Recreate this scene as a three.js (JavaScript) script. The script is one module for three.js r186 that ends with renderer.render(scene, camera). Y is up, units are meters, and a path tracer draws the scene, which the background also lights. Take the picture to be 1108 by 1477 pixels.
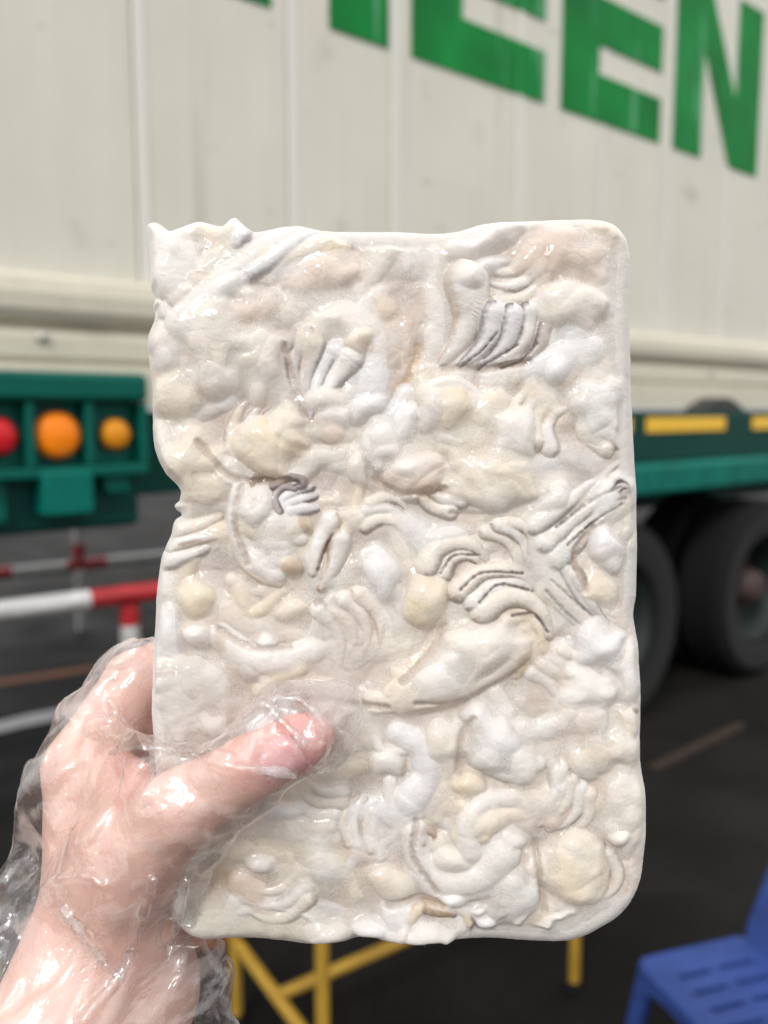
import * as THREE from 'three';
import { ImprovedNoise } from 'three/addons/math/ImprovedNoise.js';
import { RoundedBoxGeometry } from 'three/addons/geometries/RoundedBoxGeometry.js';
import { mergeGeometries } from 'three/addons/utils/BufferGeometryUtils.js';

// ---------------------------------------------------------------- camera, sky, sun, exposure
const scene = new THREE.Scene();
const EYE = 1.5, PITCH = THREE.MathUtils.degToRad(6.843), FOCAL = 1229.07, HOLD = 0.30;
const camera = new THREE.PerspectiveCamera(62, 768 / 1024, 0.05, 600);
camera.position.set(0, EYE, 0);
camera.rotation.set(-PITCH, 0, 0);
camera.focus = 0.295;
camera.userData.fStop = 6.8;

const skyTex = (() => {
  const w = 256, h = 128, d = new Float32Array(w * h * 4);
  for (let y = 0; y < h; y++) for (let x = 0; x < w; x++) {
    const el = ((y + 0.5) / h - 0.5) * Math.PI, s = Math.max(0, Math.sin(el));
    const l = el > 0 ? 0.72 * (1 + 0.8 * s) : 0.12, i = (y * w + x) * 4;
    d[i] = l * 1.0; d[i + 1] = l * 0.995; d[i + 2] = l * 1.0; d[i + 3] = 1;
  }
  const t = new THREE.DataTexture(d, w, h, THREE.RGBAFormat, THREE.FloatType);
  t.mapping = THREE.EquirectangularReflectionMapping; t.magFilter = THREE.LinearFilter; t.needsUpdate = true;
  return t;
})();
scene.background = skyTex; scene.environment = skyTex;
const sun = new THREE.DirectionalLight(new THREE.Color(1, 0.97, 0.92), 1.5);
sun.position.set(-5, 12.6, 9.5); sun.target.position.set(0, 1.2, -3);
sun.castShadow = true; sun.shadow.radius = 24; sun.shadow.mapSize.set(2048, 2048);
Object.assign(sun.shadow.camera, { left: -12, right: 12, top: 12, bottom: -12, near: 0.5, far: 40 });
scene.add(sun, sun.target);

const renderer = new THREE.WebGLRenderer({ antialias: true });
renderer.setSize(768, 1024);
renderer.shadowMap.enabled = true;
renderer.toneMapping = THREE.LinearToneMapping;
renderer.toneMappingExposure = 1.34;

// ---------------------------------------------------------------- helpers
function rng(seed) { let a = seed >>> 0; return () => { a = (a + 0x6D2B79F5) | 0; let t = Math.imul(a ^ (a >>> 15), 1 | a); t = (t + Math.imul(t ^ (t >>> 7), 61 | t)) ^ t; return ((t ^ (t >>> 14)) >>> 0) / 4294967296; }; }
const keep = Math.random; Math.random = rng(77);
const IN = new ImprovedNoise(); Math.random = keep;
const noise = (x, y, z = 0) => IN.noise(x, y, z);
function fbm(x, y, z = 0, o = 4) { let s = 0, a = 0.5; for (let i = 0; i < o; i++) { s += a * noise(x, y, z + i * 7.3); x *= 2.03; y *= 2.03; z *= 2.03; a *= 0.5; } return s; }
const clamp = (x, a = 0, b = 1) => Math.min(b, Math.max(a, x));
const sstep = (a, b, x) => { const t = clamp((x - a) / (b - a)); return t * t * (3 - 2 * t); };
const lerp = (a, b, t) => a + (b - a) * t;
const lin = (r, g, b) => new THREE.Color().setRGB(r, g, b);
const used = new Map();
function numbered(name) { const n = used.get(name) ?? 0; used.set(name, n + 1); return n ? name + '_' + String(n).padStart(3, '0') : name; }
function tag(o, label, category, group) { o.userData.label = label; o.userData.category = category; if (group) o.userData.group = group; return o; }
function thing(name, label, category, pos = [0, 0, 0], turn = 0, group) {
  const g = new THREE.Group(); g.name = numbered(name); g.position.set(...pos); g.rotation.y = turn; scene.add(g);
  return tag(g, label, category, group);
}
function part(name, geo, mat, parent, label) {
  const m = new THREE.Mesh(geo, mat); m.name = name; m.castShadow = m.receiveShadow = true; parent.add(m);
  if (label) m.userData.label = label;
  return m;
}
function struct(name, geo, mat) { const m = part(name, geo, mat, scene); m.name = numbered(name); m.userData.kind = 'structure'; return m; }
const std = (c, rough = 0.6, more = {}) => new THREE.MeshStandardMaterial({ color: c, roughness: rough, ...more });
const phys = (c, rough = 0.6, more = {}) => new THREE.MeshPhysicalMaterial({ color: c, roughness: rough, ...more });
function tex(w, h, fn, srgb = false, rx = 1, ry = 1) {    // fn(u, v) gives a grey or [r, g, b] in 0..1 (as stored)
  const d = new Uint8Array(w * h * 4);
  for (let y = 0; y < h; y++) for (let x = 0; x < w; x++) {
    const c = fn(x / w, y / h), i = (y * w + x) * 4, a = Array.isArray(c) ? c : [c, c, c];
    for (let k = 0; k < 3; k++) d[i + k] = 255 * clamp(a[k]);
    d[i + 3] = 255;
  }
  const t = new THREE.DataTexture(d, w, h); t.wrapS = t.wrapT = THREE.RepeatWrapping; t.magFilter = THREE.LinearFilter; t.minFilter = THREE.LinearFilter;
  if (srgb) t.colorSpace = THREE.SRGBColorSpace; t.repeat.set(rx, ry); t.needsUpdate = true; return t;
}
const box = (x0, x1, y0, y1, z0, z1, r = 0.004) => new RoundedBoxGeometry(x1 - x0, y1 - y0, z1 - z0, 2, Math.min(r, (x1 - x0) / 2.1, (y1 - y0) / 2.1, (z1 - z0) / 2.1)).translate((x0 + x1) / 2, (y0 + y1) / 2, (z0 + z1) / 2);
function boxUV(g, sx = 1, sy = 1, ox = 0, oy = 0) { const p = g.attributes.position, u = g.attributes.uv; for (let i = 0; i < p.count; i++) u.setXY(i, p.getX(i) * sx + ox, p.getY(i) * sy + oy); return g; }
function profileX(pts, x0, x1) {                         // pts are (z, y); swept along x
  const g = new THREE.ExtrudeGeometry(new THREE.Shape(pts.map(([z, y]) => new THREE.Vector2(-z, y))), { depth: x1 - x0, bevelEnabled: false });
  return g.rotateY(Math.PI / 2).translate(x0, 0, 0);
}
function bar(a, b, r, seg = 14) {
  const A = new THREE.Vector3(...a), B = new THREE.Vector3(...b), L = A.distanceTo(B);
  const g = new THREE.CylinderGeometry(r, r, L, seg, 1);
  g.applyQuaternion(new THREE.Quaternion().setFromUnitVectors(new THREE.Vector3(0, 1, 0), B.clone().sub(A).normalize()));
  return g.translate((A.x + B.x) / 2, (A.y + B.y) / 2, (A.z + B.z) / 2);
}
function surfaceNets(f, lo, hi, cell) {
  const n = [0, 1, 2].map((k) => Math.ceil((hi[k] - lo[k]) / cell) + 1), [nx, ny, nz] = n, v = new Float32Array(nx * ny * nz);
  for (let z = 0, i = 0; z < nz; z++) for (let y = 0; y < ny; y++) for (let x = 0; x < nx; x++) v[i++] = f(lo[0] + x * cell, lo[1] + y * cell, lo[2] + z * cell);
  const id = new Int32Array(nx * ny * nz).fill(-1), pos = [], index = [], off = [0, 1, nx, nx + 1, nx * ny, nx * ny + 1, nx * ny + nx, nx * ny + nx + 1];
  const E = [[0, 1], [2, 3], [4, 5], [6, 7], [0, 2], [1, 3], [4, 6], [5, 7], [0, 4], [1, 5], [2, 6], [3, 7]];
  for (let z = 0; z < nz - 1; z++) for (let y = 0; y < ny - 1; y++) for (let x = 0; x < nx - 1; x++) {
    const i = x + nx * (y + ny * z); let m = 0; for (let k = 0; k < 8; k++) if (v[i + off[k]] < 0) m |= 1 << k;
    if (m === 0 || m === 255) continue;
    let sx = 0, sy = 0, sz = 0, c = 0;
    for (const [a, b] of E) if ((m >> a & 1) !== (m >> b & 1)) {
      const va = v[i + off[a]], vb = v[i + off[b]], t = va / (va - vb);
      sx += lerp(a & 1, b & 1, t); sy += lerp(a >> 1 & 1, b >> 1 & 1, t); sz += lerp(a >> 2, b >> 2, t); c++;
    }
    id[i] = pos.length / 3; pos.push(lo[0] + (x + sx / c) * cell, lo[1] + (y + sy / c) * cell, lo[2] + (z + sz / c) * cell);
  }
  const st = [1, nx, nx * ny];
  for (let z = 1; z < nz - 1; z++) for (let y = 1; y < ny - 1; y++) for (let x = 1; x < nx - 1; x++) {
    const i = x + nx * (y + ny * z), a = v[i] < 0;
    for (let k = 0; k < 3; k++) {
      const b = v[i + st[k]] < 0; if (a === b) continue;
      const p = st[(k + 1) % 3], q = st[(k + 2) % 3], w = [id[i], id[i - p], id[i - p - q], id[i - q]];
      if (w.some((j) => j < 0)) continue;
      if (a) index.push(w[0], w[1], w[2], w[0], w[2], w[3]); else index.push(w[0], w[2], w[1], w[0], w[3], w[2]);
    }
  }
  const g = new THREE.BufferGeometry();
  g.setAttribute('position', new THREE.Float32BufferAttribute(pos, 3)); g.setIndex(index);
  return g;
}

// ---------------------------------------------------------------- ground and its markings
const asphaltMap = tex(512, 512, (u, v) => {
  const a = fbm(u * 6, v * 6, 1.7, 5), b = noise(u * 160, v * 160, 3), c = fbm(u * 2, v * 2, 9, 3);
  const l = 0.27 + 0.17 * a + 0.06 * b + 0.16 * c; return [l * 1.02, l, l * 0.97];
}, true);
const asphaltBump = tex(512, 512, (u, v) => 0.5 + 0.35 * noise(u * 180, v * 180, 5) + 0.25 * fbm(u * 20, v * 20, 2));
const asphaltRough = tex(256, 256, (u, v) => 0.72 + 0.3 * fbm(u * 5, v * 5, 6, 4));
{
  const g = new THREE.PlaneGeometry(400, 400).rotateX(-Math.PI / 2), p = g.attributes.position, u = g.attributes.uv;
  for (let i = 0; i < p.count; i++) u.setXY(i, p.getX(i) / 2.5, p.getZ(i) / 2.5);
  struct('ground', g, phys(lin(0.135, 0.128, 0.122), 1, { map: asphaltMap, bumpMap: asphaltBump, bumpScale: 0.004, roughnessMap: asphaltRough, specularIntensity: 0.3 }));
}
const wornWhite = tex(256, 64, (u, v) => { const l = 0.86 + 0.3 * fbm(u * 14, v * 9, 2, 4) + 0.12 * noise(u * 60, v * 30); return [l, l, l * 1.01]; }, true);
const wornOrange = tex(256, 64, (u, v) => { const l = 0.55 + 0.6 * fbm(u * 12, v * 8, 5, 4); return [0.62 * l + 0.12, 0.34 * l + 0.09, 0.16 * l + 0.07]; }, true);
const wornRust = tex(256, 64, (u, v) => { const l = 0.5 + 0.7 * fbm(u * 12, v * 8, 5, 4); return [0.22 * l + 0.07, 0.115 * l + 0.06, 0.03 * l + 0.05]; }, true);
function groundLine(a, b, w, map) {
  const dx = b[0] - a[0], dz = b[1] - a[1], L = Math.hypot(dx, dz), n = 60, R = rng(5 + Math.round(L * 100));
  const g = new THREE.PlaneGeometry(L, w, n, 1).rotateX(-Math.PI / 2), p = g.attributes.position;
  for (let i = 0; i < p.count; i++) p.setZ(i, p.getZ(i) * (0.85 + 0.3 * R()));
  g.rotateY(-Math.atan2(dz, dx)).translate((a[0] + b[0]) / 2, 0.004, (a[1] + b[1]) / 2); g.computeVertexNormals();
  return struct('road_marking', g, std(lin(1, 1, 1), 0.8, { map, bumpMap: asphaltBump, bumpScale: 0.002 }));
}
groundLine([-4.6, -1.65], [-0.9, -4.66], 0.16, wornWhite);
groundLine([-4.8, -2.9], [-1.2, -5.14], 0.10, wornOrange);
groundLine([1.13, -3.43], [1.72, -3.94], 0.055, wornRust);

// ---------------------------------------------------------------- the container on its trailer
const TURN = THREE.MathUtils.degToRad(39.607), NX = Math.sin(TURN), NZ = Math.cos(TURN), WALL = 2.5;
// a place along the vehicle: s along its side, z out from the container's face
const beside = (s, y, z) => [-(WALL - z) * NX + s * NZ, y, -(WALL - z) * NZ - s * NX];

const wallMap = tex(512, 512, (u, v) => {
  let l = 0.80 + 0.022 * fbm(u * 40, v * 1.2, 1, 3) + 0.05 * fbm(u * 4, v * 4, 4, 4) + 0.006 * noise(u * 130, v * 130);
  const sm = sstep(0.22, 0.55, fbm(u * 6, v * 9, 12, 5)); l -= 0.10 * sm;
  const st = sstep(0.22, 0.6, fbm(u * 22, v * 1.3, 21, 3)); l -= 0.085 * st;
  const sc = sstep(0.56, 0.64, noise(u * 22, v * 60, 33)); l -= 0.08 * sc;
  return [l * 0.997 - 0.004, l * 0.988 - 0.006 * sm, l * 0.945 - 0.02 * sm - 0.02 * st];
}, true);
const wallMat = (k) => { const t = wallMap.clone(); t.offset.set(k * 0.37, k * 0.21); t.needsUpdate = true; return std(lin(1.07, 1.05, 1.005), 0.55, { map: t, bumpMap: wallMap, bumpScale: 0.0008 }); };
const wallMats = [0, 1, 2, 3].map(wallMat);
const seamMat = std(lin(0.70, 0.685, 0.635), 0.5), railMat = std(lin(0.97, 0.92, 0.82), 0.55, { map: wallMap });
{
  const S0 = -2.2, S1 = 10, C = 4;
  const t = thing('shipping_container', 'large cream white shipping container with green letters, loaded on the green trailer', 'container', beside(C, 1.5, -1.22), TURN);
  const L = (g) => g.translate(-C, -1.5, 1.22);
  const seams = [-1.75, -1.2, -0.63, -0.05, 0.52, 1.123, 1.661, 2.108, 2.787, 3.37, 3.902, 4.47, 5.04, 5.61, 6.18, 6.75, 7.3, 7.9, 8.5, 9.1];
  const edge = [S0, ...seams, S1];
  for (let i = 0; i + 1 < edge.length; i++) {
    const a = edge[i] + 0.011, b = edge[i + 1] - 0.011;
    part('wall_panel', L(boxUV(box(a, b, 1.86, 4.25, -0.05, 0, 0.006), 0.55, 0.42)), wallMats[i % 4], t);
  }
  for (const s of seams) part('seam_strip', L(profileX([[-0.04, 1.87], [0.0045, 1.87], [0.0045, 4.25], [-0.04, 4.25]], s - 0.008, s + 0.008)), seamMat, t);
  for (const s of seams.slice(4, 9)) part('cover_strip', L(box(s + 0.004, s + 0.03, 1.88, 4.24, 0.001, 0.0042, 0.0015)), seamMat, t);
  const prof = [[-0.06, 1.86], [0.025, 1.875], [0.052, 1.86], [0.064, 1.82], [0.062, 1.775], [0.046, 1.748], [0.012, 1.742], [0.012, 1.722], [0.046, 1.716], [0.05, 1.7], [0.05, 1.645], [0.036, 1.638], [0.036, 1.628], [0.056, 1.62], [0.056, 1.51], [-0.06, 1.51]];
  part('bottom_rail', L(boxUV(profileX(prof, S0, S1), 0.4, 1)), railMat, t);
  for (const s of [0.245, 0.8, 1.36, 3.2, 4.3, 5.4]) part('rail_bolt', L(new THREE.SphereGeometry(0.018, 16, 10).scale(1, 1, 0.8).translate(s, 1.7, 0.052)), std(lin(0.5, 0.48, 0.44), 0.4, { metalness: 0.5 }), t);
  part('top_rail', L(box(S0, S1, 4.252, 4.38, -0.06, 0.02)), railMat, t);
  part('core', L(new THREE.BoxGeometry(S1 - S0, 2.75, 2.36).translate(C, 2.965, -1.245)), std(lin(0.7, 0.69, 0.65), 0.6), t);
  // the painted name on its side
  const paint = tex(512, 256, (u, v) => {
    const worn = sstep(0.14, 0.34, fbm(u * 46, v * 2.6, 8, 4) + 0.5 * fbm(u * 5, v * 3, 2, 3) - 0.06), sm = fbm(u * 8, v * 8, 5, 4);
    const w = clamp(worn * 0.62), g = 1 + 0.35 * sm;
    return [lerp(0.0, 0.55, w), lerp(0.475 * g, 0.68, w), lerp(0.20 * g, 0.56, w)];
  }, true);
  const B = 2.795, T = 3.66, m = 0.205, poly = (...p) => new THREE.Shape(p.map(([x, y]) => new THREE.Vector2(x, y)));
  const letter = (shape, off) => {
    const g = new THREE.ExtrudeGeometry(shape, { depth: 0.005, bevelEnabled: false }), p = g.attributes.position, u = g.attributes.uv;
    for (let i = 0; i < p.count; i++) u.setXY(i, p.getX(i) * 0.4 + off, p.getY(i) * 0.4);
    const mm = paint; part('letter', L(g.translate(0, 0, 0.0006)), phys(lin(1, 1, 1), 0.6, { map: mm, specularIntensity: 0.35 }), t);
  };
  const Emk = (a, b) => poly([a, B], [b, B], [b, B + m], [a + 0.26, B + m], [a + 0.26, 3.122], [b, 3.122], [b, 3.33], [a + 0.26, 3.33], [a + 0.26, T - m], [b, T - m], [b, T], [a, T]);
  const R = poly([1.40, B], [1.59, B], [1.59, 3.05], [1.70, 3.05], [1.80, 3.0], [1.825, 2.95], [1.825, B], [2.085, B], [2.085, 3.02], [2.02, 3.14], [2.06, 3.2], [2.07, 3.3], [2.07, 3.5], [2.02, 3.61], [1.92, T], [1.40, T]);
  R.holes.push(new THREE.Path([[1.6, 3.24], [1.78, 3.24], [1.83, 3.28], [1.83, 3.42], [1.78, 3.46], [1.6, 3.46]].map(([x, y]) => new THREE.Vector2(x, y))));
  letter(R, 0.1); letter(Emk(2.198, 2.949), 0.35); letter(Emk(3.06, 3.812), 0.6);
  letter(poly([3.93, B], [4.19, B], [4.19, 3.33], [4.47, B], [4.773, B], [4.773, T], [4.52, T], [4.52, 3.14], [4.22, T], [3.93, T]), 0.85);
}
const paintNoise = tex(256, 256, (u, v) => { const l = 0.84 + 0.22 * fbm(u * 7, v * 7, 3, 4) + 0.05 * noise(u * 70, v * 70); return [l, l, l]; }, true);
const greenOf = (c) => phys(c, 0.5, { map: paintNoise, specularIntensity: 0.35 });
const green = greenOf(lin(0.0, 0.135, 0.10)), greenDark = greenOf(lin(0.0, 0.062, 0.048)), greenLight = greenOf(lin(0.0, 0.19, 0.145));
const rubber = phys(lin(0.008, 0.008, 0.0085), 0.9, { specularIntensity: 0.3 }), steelDark = std(lin(0.05, 0.05, 0.05), 0.6, { metalness: 0.4 });
{
  const C = 4;
  const t = thing('trailer', 'dark green trailer chassis with lamp panel and dual wheels under the cream container', 'trailer', beside(C, 0, -1.1), TURN);
  const L = (g) => g.translate(-C, 0, 1.1);
  part('deck', L(box(-1.6, 9.6, 1.24, 1.495, -2.4, 0.02, 0.01)), greenDark, t);
  part('side_beam', L(box(1.5, 9.6, 1.25, 1.492, 0.03, 0.19, 0.01)), greenDark, t);
  part('lower_flange', L(profileX([[0.05, 1.248], [0.2, 1.248], [0.235, 1.225], [0.235, 1.115], [0.22, 1.10], [0.05, 1.10]], 1.5, 9.6)), greenLight, t);
  for (const [s0, s1] of [[2.0, 2.72], [2.78, 3.38], [3.5, 4.21], [4.5, 5.2], [5.5, 6.2]]) part('reflector_strip', L(box(s0, s1, 1.393, 1.463, 0.192, 0.2, 0.003)), std(lin(0.80, 0.47, 0.03), 0.35), t);
  for (const s of [4.24, 6.4]) {
    const g = new THREE.ExtrudeGeometry(new THREE.Shape([[-0.22, 1.496], [0.22, 1.496], [0.12, 1.535], [0.05, 1.556], [-0.05, 1.556], [-0.12, 1.53]].map(([x, y]) => new THREE.Vector2(x, y))), { depth: 0.1, bevelEnabled: true, bevelSize: 0.006, bevelThickness: 0.006 });
    part('twist_lock', L(g.translate(s, 0, 0.07)), steelDark, t);
  }
  for (const z of [-0.75, -1.65]) part('main_beam', L(box(2.7, 9.5, 0.86, 1.236, z - 0.07, z + 0.07, 0.01)), greenDark, t);
  // lamp panel
  part('lamp_panel', L(box(-1.0, 1.045, 1.16, 1.60, 0.05, 0.1, 0.02)), greenDark, t);
  part('panel_head', L(box(-1.0, 1.055, 1.522, 1.602, 0.1, 0.172, 0.02)), green, t);
  part('panel_sill', L(box(-1.0, 1.05, 1.315, 1.345, 0.1, 0.165, 0.008)), green, t);
  for (const s of [0.10, 0.262, 0.413, 0.564, 0.724, 0.884, 1.042]) part('cell_divider', L(box(s - 0.012, s + 0.012, 1.346, 1.521, 0.1, 0.16, 0.006)), green, t);
  for (const s of [0.49, 0.648, 0.803, 0.962]) part('cell_plate', L(box(s - 0.06, s + 0.06, 1.348, 1.519, 0.1, 0.112, 0.003)), green, t);
  const lens = (c) => phys(c, 0.4, { clearcoat: 0.3, clearcoatRoughness: 0.2, specularIntensity: 0.4 });
  const lampLens = (s, r, c, label) => {
    const g = new THREE.LatheGeometry([[0.0001, 0.026], [r * 0.22, 0.0265], [r * 0.25, 0.024], [r * 0.4, 0.0255], [r * 0.44, 0.0225], [r * 0.58, 0.0235], [r * 0.62, 0.0205], [r * 0.76, 0.020], [r * 0.8, 0.0165], [r * 0.95, 0.008], [r, 0], [r, -0.012], [r * 1.06, -0.014]].reverse().map(([x, y]) => new THREE.Vector2(x, y)), 36).rotateX(Math.PI / 2).translate(s, 1.43, 0.128);
    const m = part('lamp', L(g), c, t, label);
    part('lamp_ring', L(new THREE.TorusGeometry(r * 1.06, 0.006, 10, 40).translate(s, 1.43, 0.117)), steelDark, m);
  };
  lampLens(0.648, 0.050, lens(lin(0.62, 0.012, 0.02)), 'round red lamp');
  lampLens(0.803, 0.064, lens(lin(0.95, 0.24, 0.005)), 'large round orange lamp');
  lampLens(0.967, 0.044, lens(lin(0.72, 0.27, 0.01)), 'small round amber lamp');
  lampLens(0.49, 0.05, lens(lin(0.62, 0.012, 0.02)), 'round red lamp further along');
  part('bracket_plate', L(box(0.743, 0.882, 1.213, 1.335, 0.102, 0.175, 0.01)), greenLight, t);
  part('bracket_plate', L(box(0.925, 1.0, 1.262, 1.335, 0.102, 0.14, 0.008)), green, t);
  part('bracket_plate', L(box(0.52, 0.665, 1.20, 1.32, 0.102, 0.125, 0.006)), green, t);
  part('marker_lamp', L(new THREE.SphereGeometry(0.035, 20, 12).scale(1, 1, 0.5).translate(1.19, 1.43, 0.04)), lens(lin(0.72, 0.27, 0.01)), t);
  // axles and wheels
  const tyreShape = [[0.285, -0.10], [0.30, -0.125], [0.36, -0.142], [0.43, -0.143], [0.472, -0.132], [0.493, -0.112], [0.5, -0.09], [0.5, -0.066], [0.489, -0.063], [0.489, -0.053], [0.5, -0.05], [0.5, -0.008], [0.488, -0.005], [0.488, 0.005], [0.5, 0.008], [0.5, 0.05], [0.489, 0.053], [0.489, 0.063], [0.5, 0.066], [0.5, 0.09], [0.493, 0.112], [0.472, 0.132], [0.455, 0.138], [0.45, 0.142], [0.43, 0.143], [0.36, 0.142], [0.30, 0.125], [0.285, 0.10]];
  const tyreG = new THREE.LatheGeometry(tyreShape.map(([x, y]) => new THREE.Vector2(x, y)), 64).rotateX(Math.PI / 2);
  const rimG = new THREE.LatheGeometry([[0.29, 0.115], [0.287, 0.095], [0.262, 0.085], [0.245, 0.02], [0.235, -0.06], [0.20, -0.075], [0.13, -0.06], [0.125, -0.03], [0.11, -0.02]].map(([x, y]) => new THREE.Vector2(x, y)), 48).rotateX(Math.PI / 2);
  const hubG = new THREE.LatheGeometry([[0.115, -0.07], [0.115, 0.0], [0.10, 0.035], [0.085, 0.09], [0.06, 0.105], [0.0001, 0.11]].map(([x, y]) => new THREE.Vector2(x, y)), 36).rotateX(Math.PI / 2);
  const rimMat = std(lin(0.010, 0.020, 0.018), 0.7, { map: paintNoise }), hubMat = std(lin(0.07, 0.04, 0.034), 0.7, { map: paintNoise }), nutG = new THREE.CylinderGeometry(0.016, 0.016, 0.04, 6).rotateX(Math.PI / 2);
  const wallGrey = phys(lin(0.011, 0.0108, 0.0105), 0.95, { map: paintNoise });
  const ringG = new THREE.LatheGeometry([[0.31, 0.131], [0.36, 0.1445], [0.43, 0.1455], [0.448, 0.144]].map(([x, y]) => new THREE.Vector2(x, y)), 64).rotateX(Math.PI / 2);
  for (const s of [3.29, 4.65]) {
    for (const [z, face] of [[0.107, 1], [-0.22, 0], [-2.2, 0]]) {
      const w = new THREE.Group(); w.name = 'wheel'; w.position.set(s - C, 0.5, z + 1.1); t.add(w);
      part('tyre', tyreG, rubber, w);
      if (!face) { part('rim', rimG, rimMat, w); continue; }
      part('sidewall', ringG, wallGrey, w); part('rim', rimG, rimMat, w); part('hub', hubG, hubMat, w);
      for (let k = 0; k < 10; k++) part('wheel_nut', nutG.clone().translate(0.168 * Math.cos(k * Math.PI / 5), 0.168 * Math.sin(k * Math.PI / 5), -0.055), hubMat, w);
    }
    part('axle', L(new THREE.CylinderGeometry(0.07, 0.07, 2.2, 20).rotateX(Math.PI / 2).translate(s, 0.5, -1.1)), steelDark, t);
  }
  part('suspension_spring', L(box(2.6, 5.4, 0.62, 0.7, -0.62, -0.54, 0.01)), steelDark, t);
  for (const s of [2.6, 3.97, 5.4]) part('spring_hanger', L(box(s - 0.09, s + 0.09, 0.66, 1.238, -0.66, -0.5, 0.01)), greenDark, t);
}

// ---------------------------------------------------------------- red and white pipe barriers beyond the trailer
const pipeWhite = std(lin(0.70, 0.70, 0.69), 0.45, { map: paintNoise }), pipeRed = std(lin(0.50, 0.018, 0.025), 0.42, { map: paintNoise });
{
  const t = thing('pipe_barrier', 'nearer red and white striped pipe barrier beside the gloved hand', 'barrier', [-0.697, 0, -2.284]);
  const d = [0.808, -0.589], at = (k, y) => [d[0] * k, y, d[1] * k], r = 0.0255;
  const cuts = [-1.75, -1.05, -0.6, -0.107, 0.34, 0.8, 1.1];
  cuts.slice(0, -1).forEach((a, i) => part('rail', bar(at(a, 1.0), at(cuts[i + 1], 1.0), r, 24), [pipeWhite, pipeRed, pipeWhite, pipeRed, pipeWhite, pipeRed][i], t));
  for (const k of [0, -1.7, 1.05]) [[0.972, 0.915, pipeRed], [0.915, 0.62, pipeWhite], [0.62, 0.32, pipeRed], [0.32, 0.01, pipeWhite]].forEach(([y1, y0, m]) => part('post', bar(at(k, y1), at(k, y0), r, 24), m, t));
  for (const k of [0, -1.7, 1.05]) part('base_plate', box(-0.07, 0.07, 0, 0.01, -0.07, 0.07, 0.003).translate(d[0] * k, 0, d[1] * k), steelDark, t);
}
{
  const t = thing('pipe_barrier', 'farther red and white pipe barrier behind the first, under the lamp panel', 'barrier', [-2.073, 0, -5.718]);
  const d = [0.80, -0.60], at = (k, y) => [d[0] * k, y, d[1] * k], r = 0.037;
  const cuts = [-2.6, -1.9, -1.2, -0.44, -0.09, 0.18, 0.62, 1.3];
  cuts.slice(0, -1).forEach((a, i) => part('rail', bar(at(a, 0.45), at(cuts[i + 1], 0.45), r, 20), i % 2 ? pipeWhite : pipeRed, t));
  t.children[2].material = pipeRed; t.children[3].material = pipeWhite; t.children[4].material = pipeRed; t.children[5].material = pipeWhite;
  cuts.slice(0, -1).forEach((a, i) => part('top_rail', bar(at(a, 1.0), at(cuts[i + 1], 1.0), r, 20), i % 2 ? pipeWhite : pipeRed, t));
  for (const k of [0, -2.5, 1.2]) { part('post', bar(at(k, 0.6), at(k, 0.95), r, 20), pipeWhite, t); part('post', bar(at(k, 0.497), at(k, 0.6), r, 20), pipeRed, t); part('post', bar(at(k, 0), at(k, 0.405), r, 20), pipeWhite, t); }
}

// ---------------------------------------------------------------- yellow framed table behind the block
const yellow = std(lin(0.52, 0.31, 0.035), 0.55, { map: paintNoise });
{
  const t = thing('folding_table', 'yellow metal framed table on the dark ground, mostly hidden behind the frozen block', 'table', [0, 0, -1.6]);
  const P = [[-0.126, -0.015], [-0.362, -0.329], [0.493, -0.45], [0.25, -0.77]];
  for (const [x, z] of P) { const l = part('leg', bar([x, 0.015, z], [x, 0.7, z], 0.0145, 18), yellow, t); part('leg_foot', new THREE.CylinderGeometry(0.019, 0.021, 0.03, 16).translate(x, 0.015, z), rubber, l); }
  part('stretcher', bar([-0.35, 0.221, -0.313], [-0.138, 0.170, -0.031], 0.0145, 18), yellow, t);
  part('stretcher', bar([0.262, 0.185, -0.755], [0.482, 0.185, -0.465], 0.0145, 18), yellow, t);
  part('stretcher', bar([-0.24, 0.195, -0.168], [0.372, 0.185, -0.61], 0.0145, 18), yellow, t);
  for (const [a, b] of [[0, 1], [0, 2], [1, 3], [2, 3]]) part('apron', bar([P[a][0], 0.69, P[a][1]], [P[b][0], 0.69, P[b][1]], 0.013, 14), yellow, t);
  part('tabletop', box(-0.40, 0.40, 0.705, 0.725, -0.235, 0.235, 0.008).rotateY(Math.atan2(0.45, 0.593)).translate(0.072, 0, -0.39), std(lin(0.35, 0.35, 0.34), 0.5), t);
}
{ // an orange basin on the ground behind the table's left legs
  const t = thing('plastic_basin', 'small orange brown basin low behind the left yellow table leg', 'basin', [-0.50, 0, -2.32]);
  part('bowl', new THREE.LatheGeometry([[0.0001, 0.004], [0.09, 0.004], [0.10, 0.012], [0.13, 0.10], [0.145, 0.105], [0.146, 0.098], [0.136, 0.095], [0.106, 0.004], [0.10, 0.0], [0.0001, 0.0]].map(([x, y]) => new THREE.Vector2(x, y)), 40), std(lin(0.34, 0.11, 0.03), 0.5), t);
}

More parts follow.
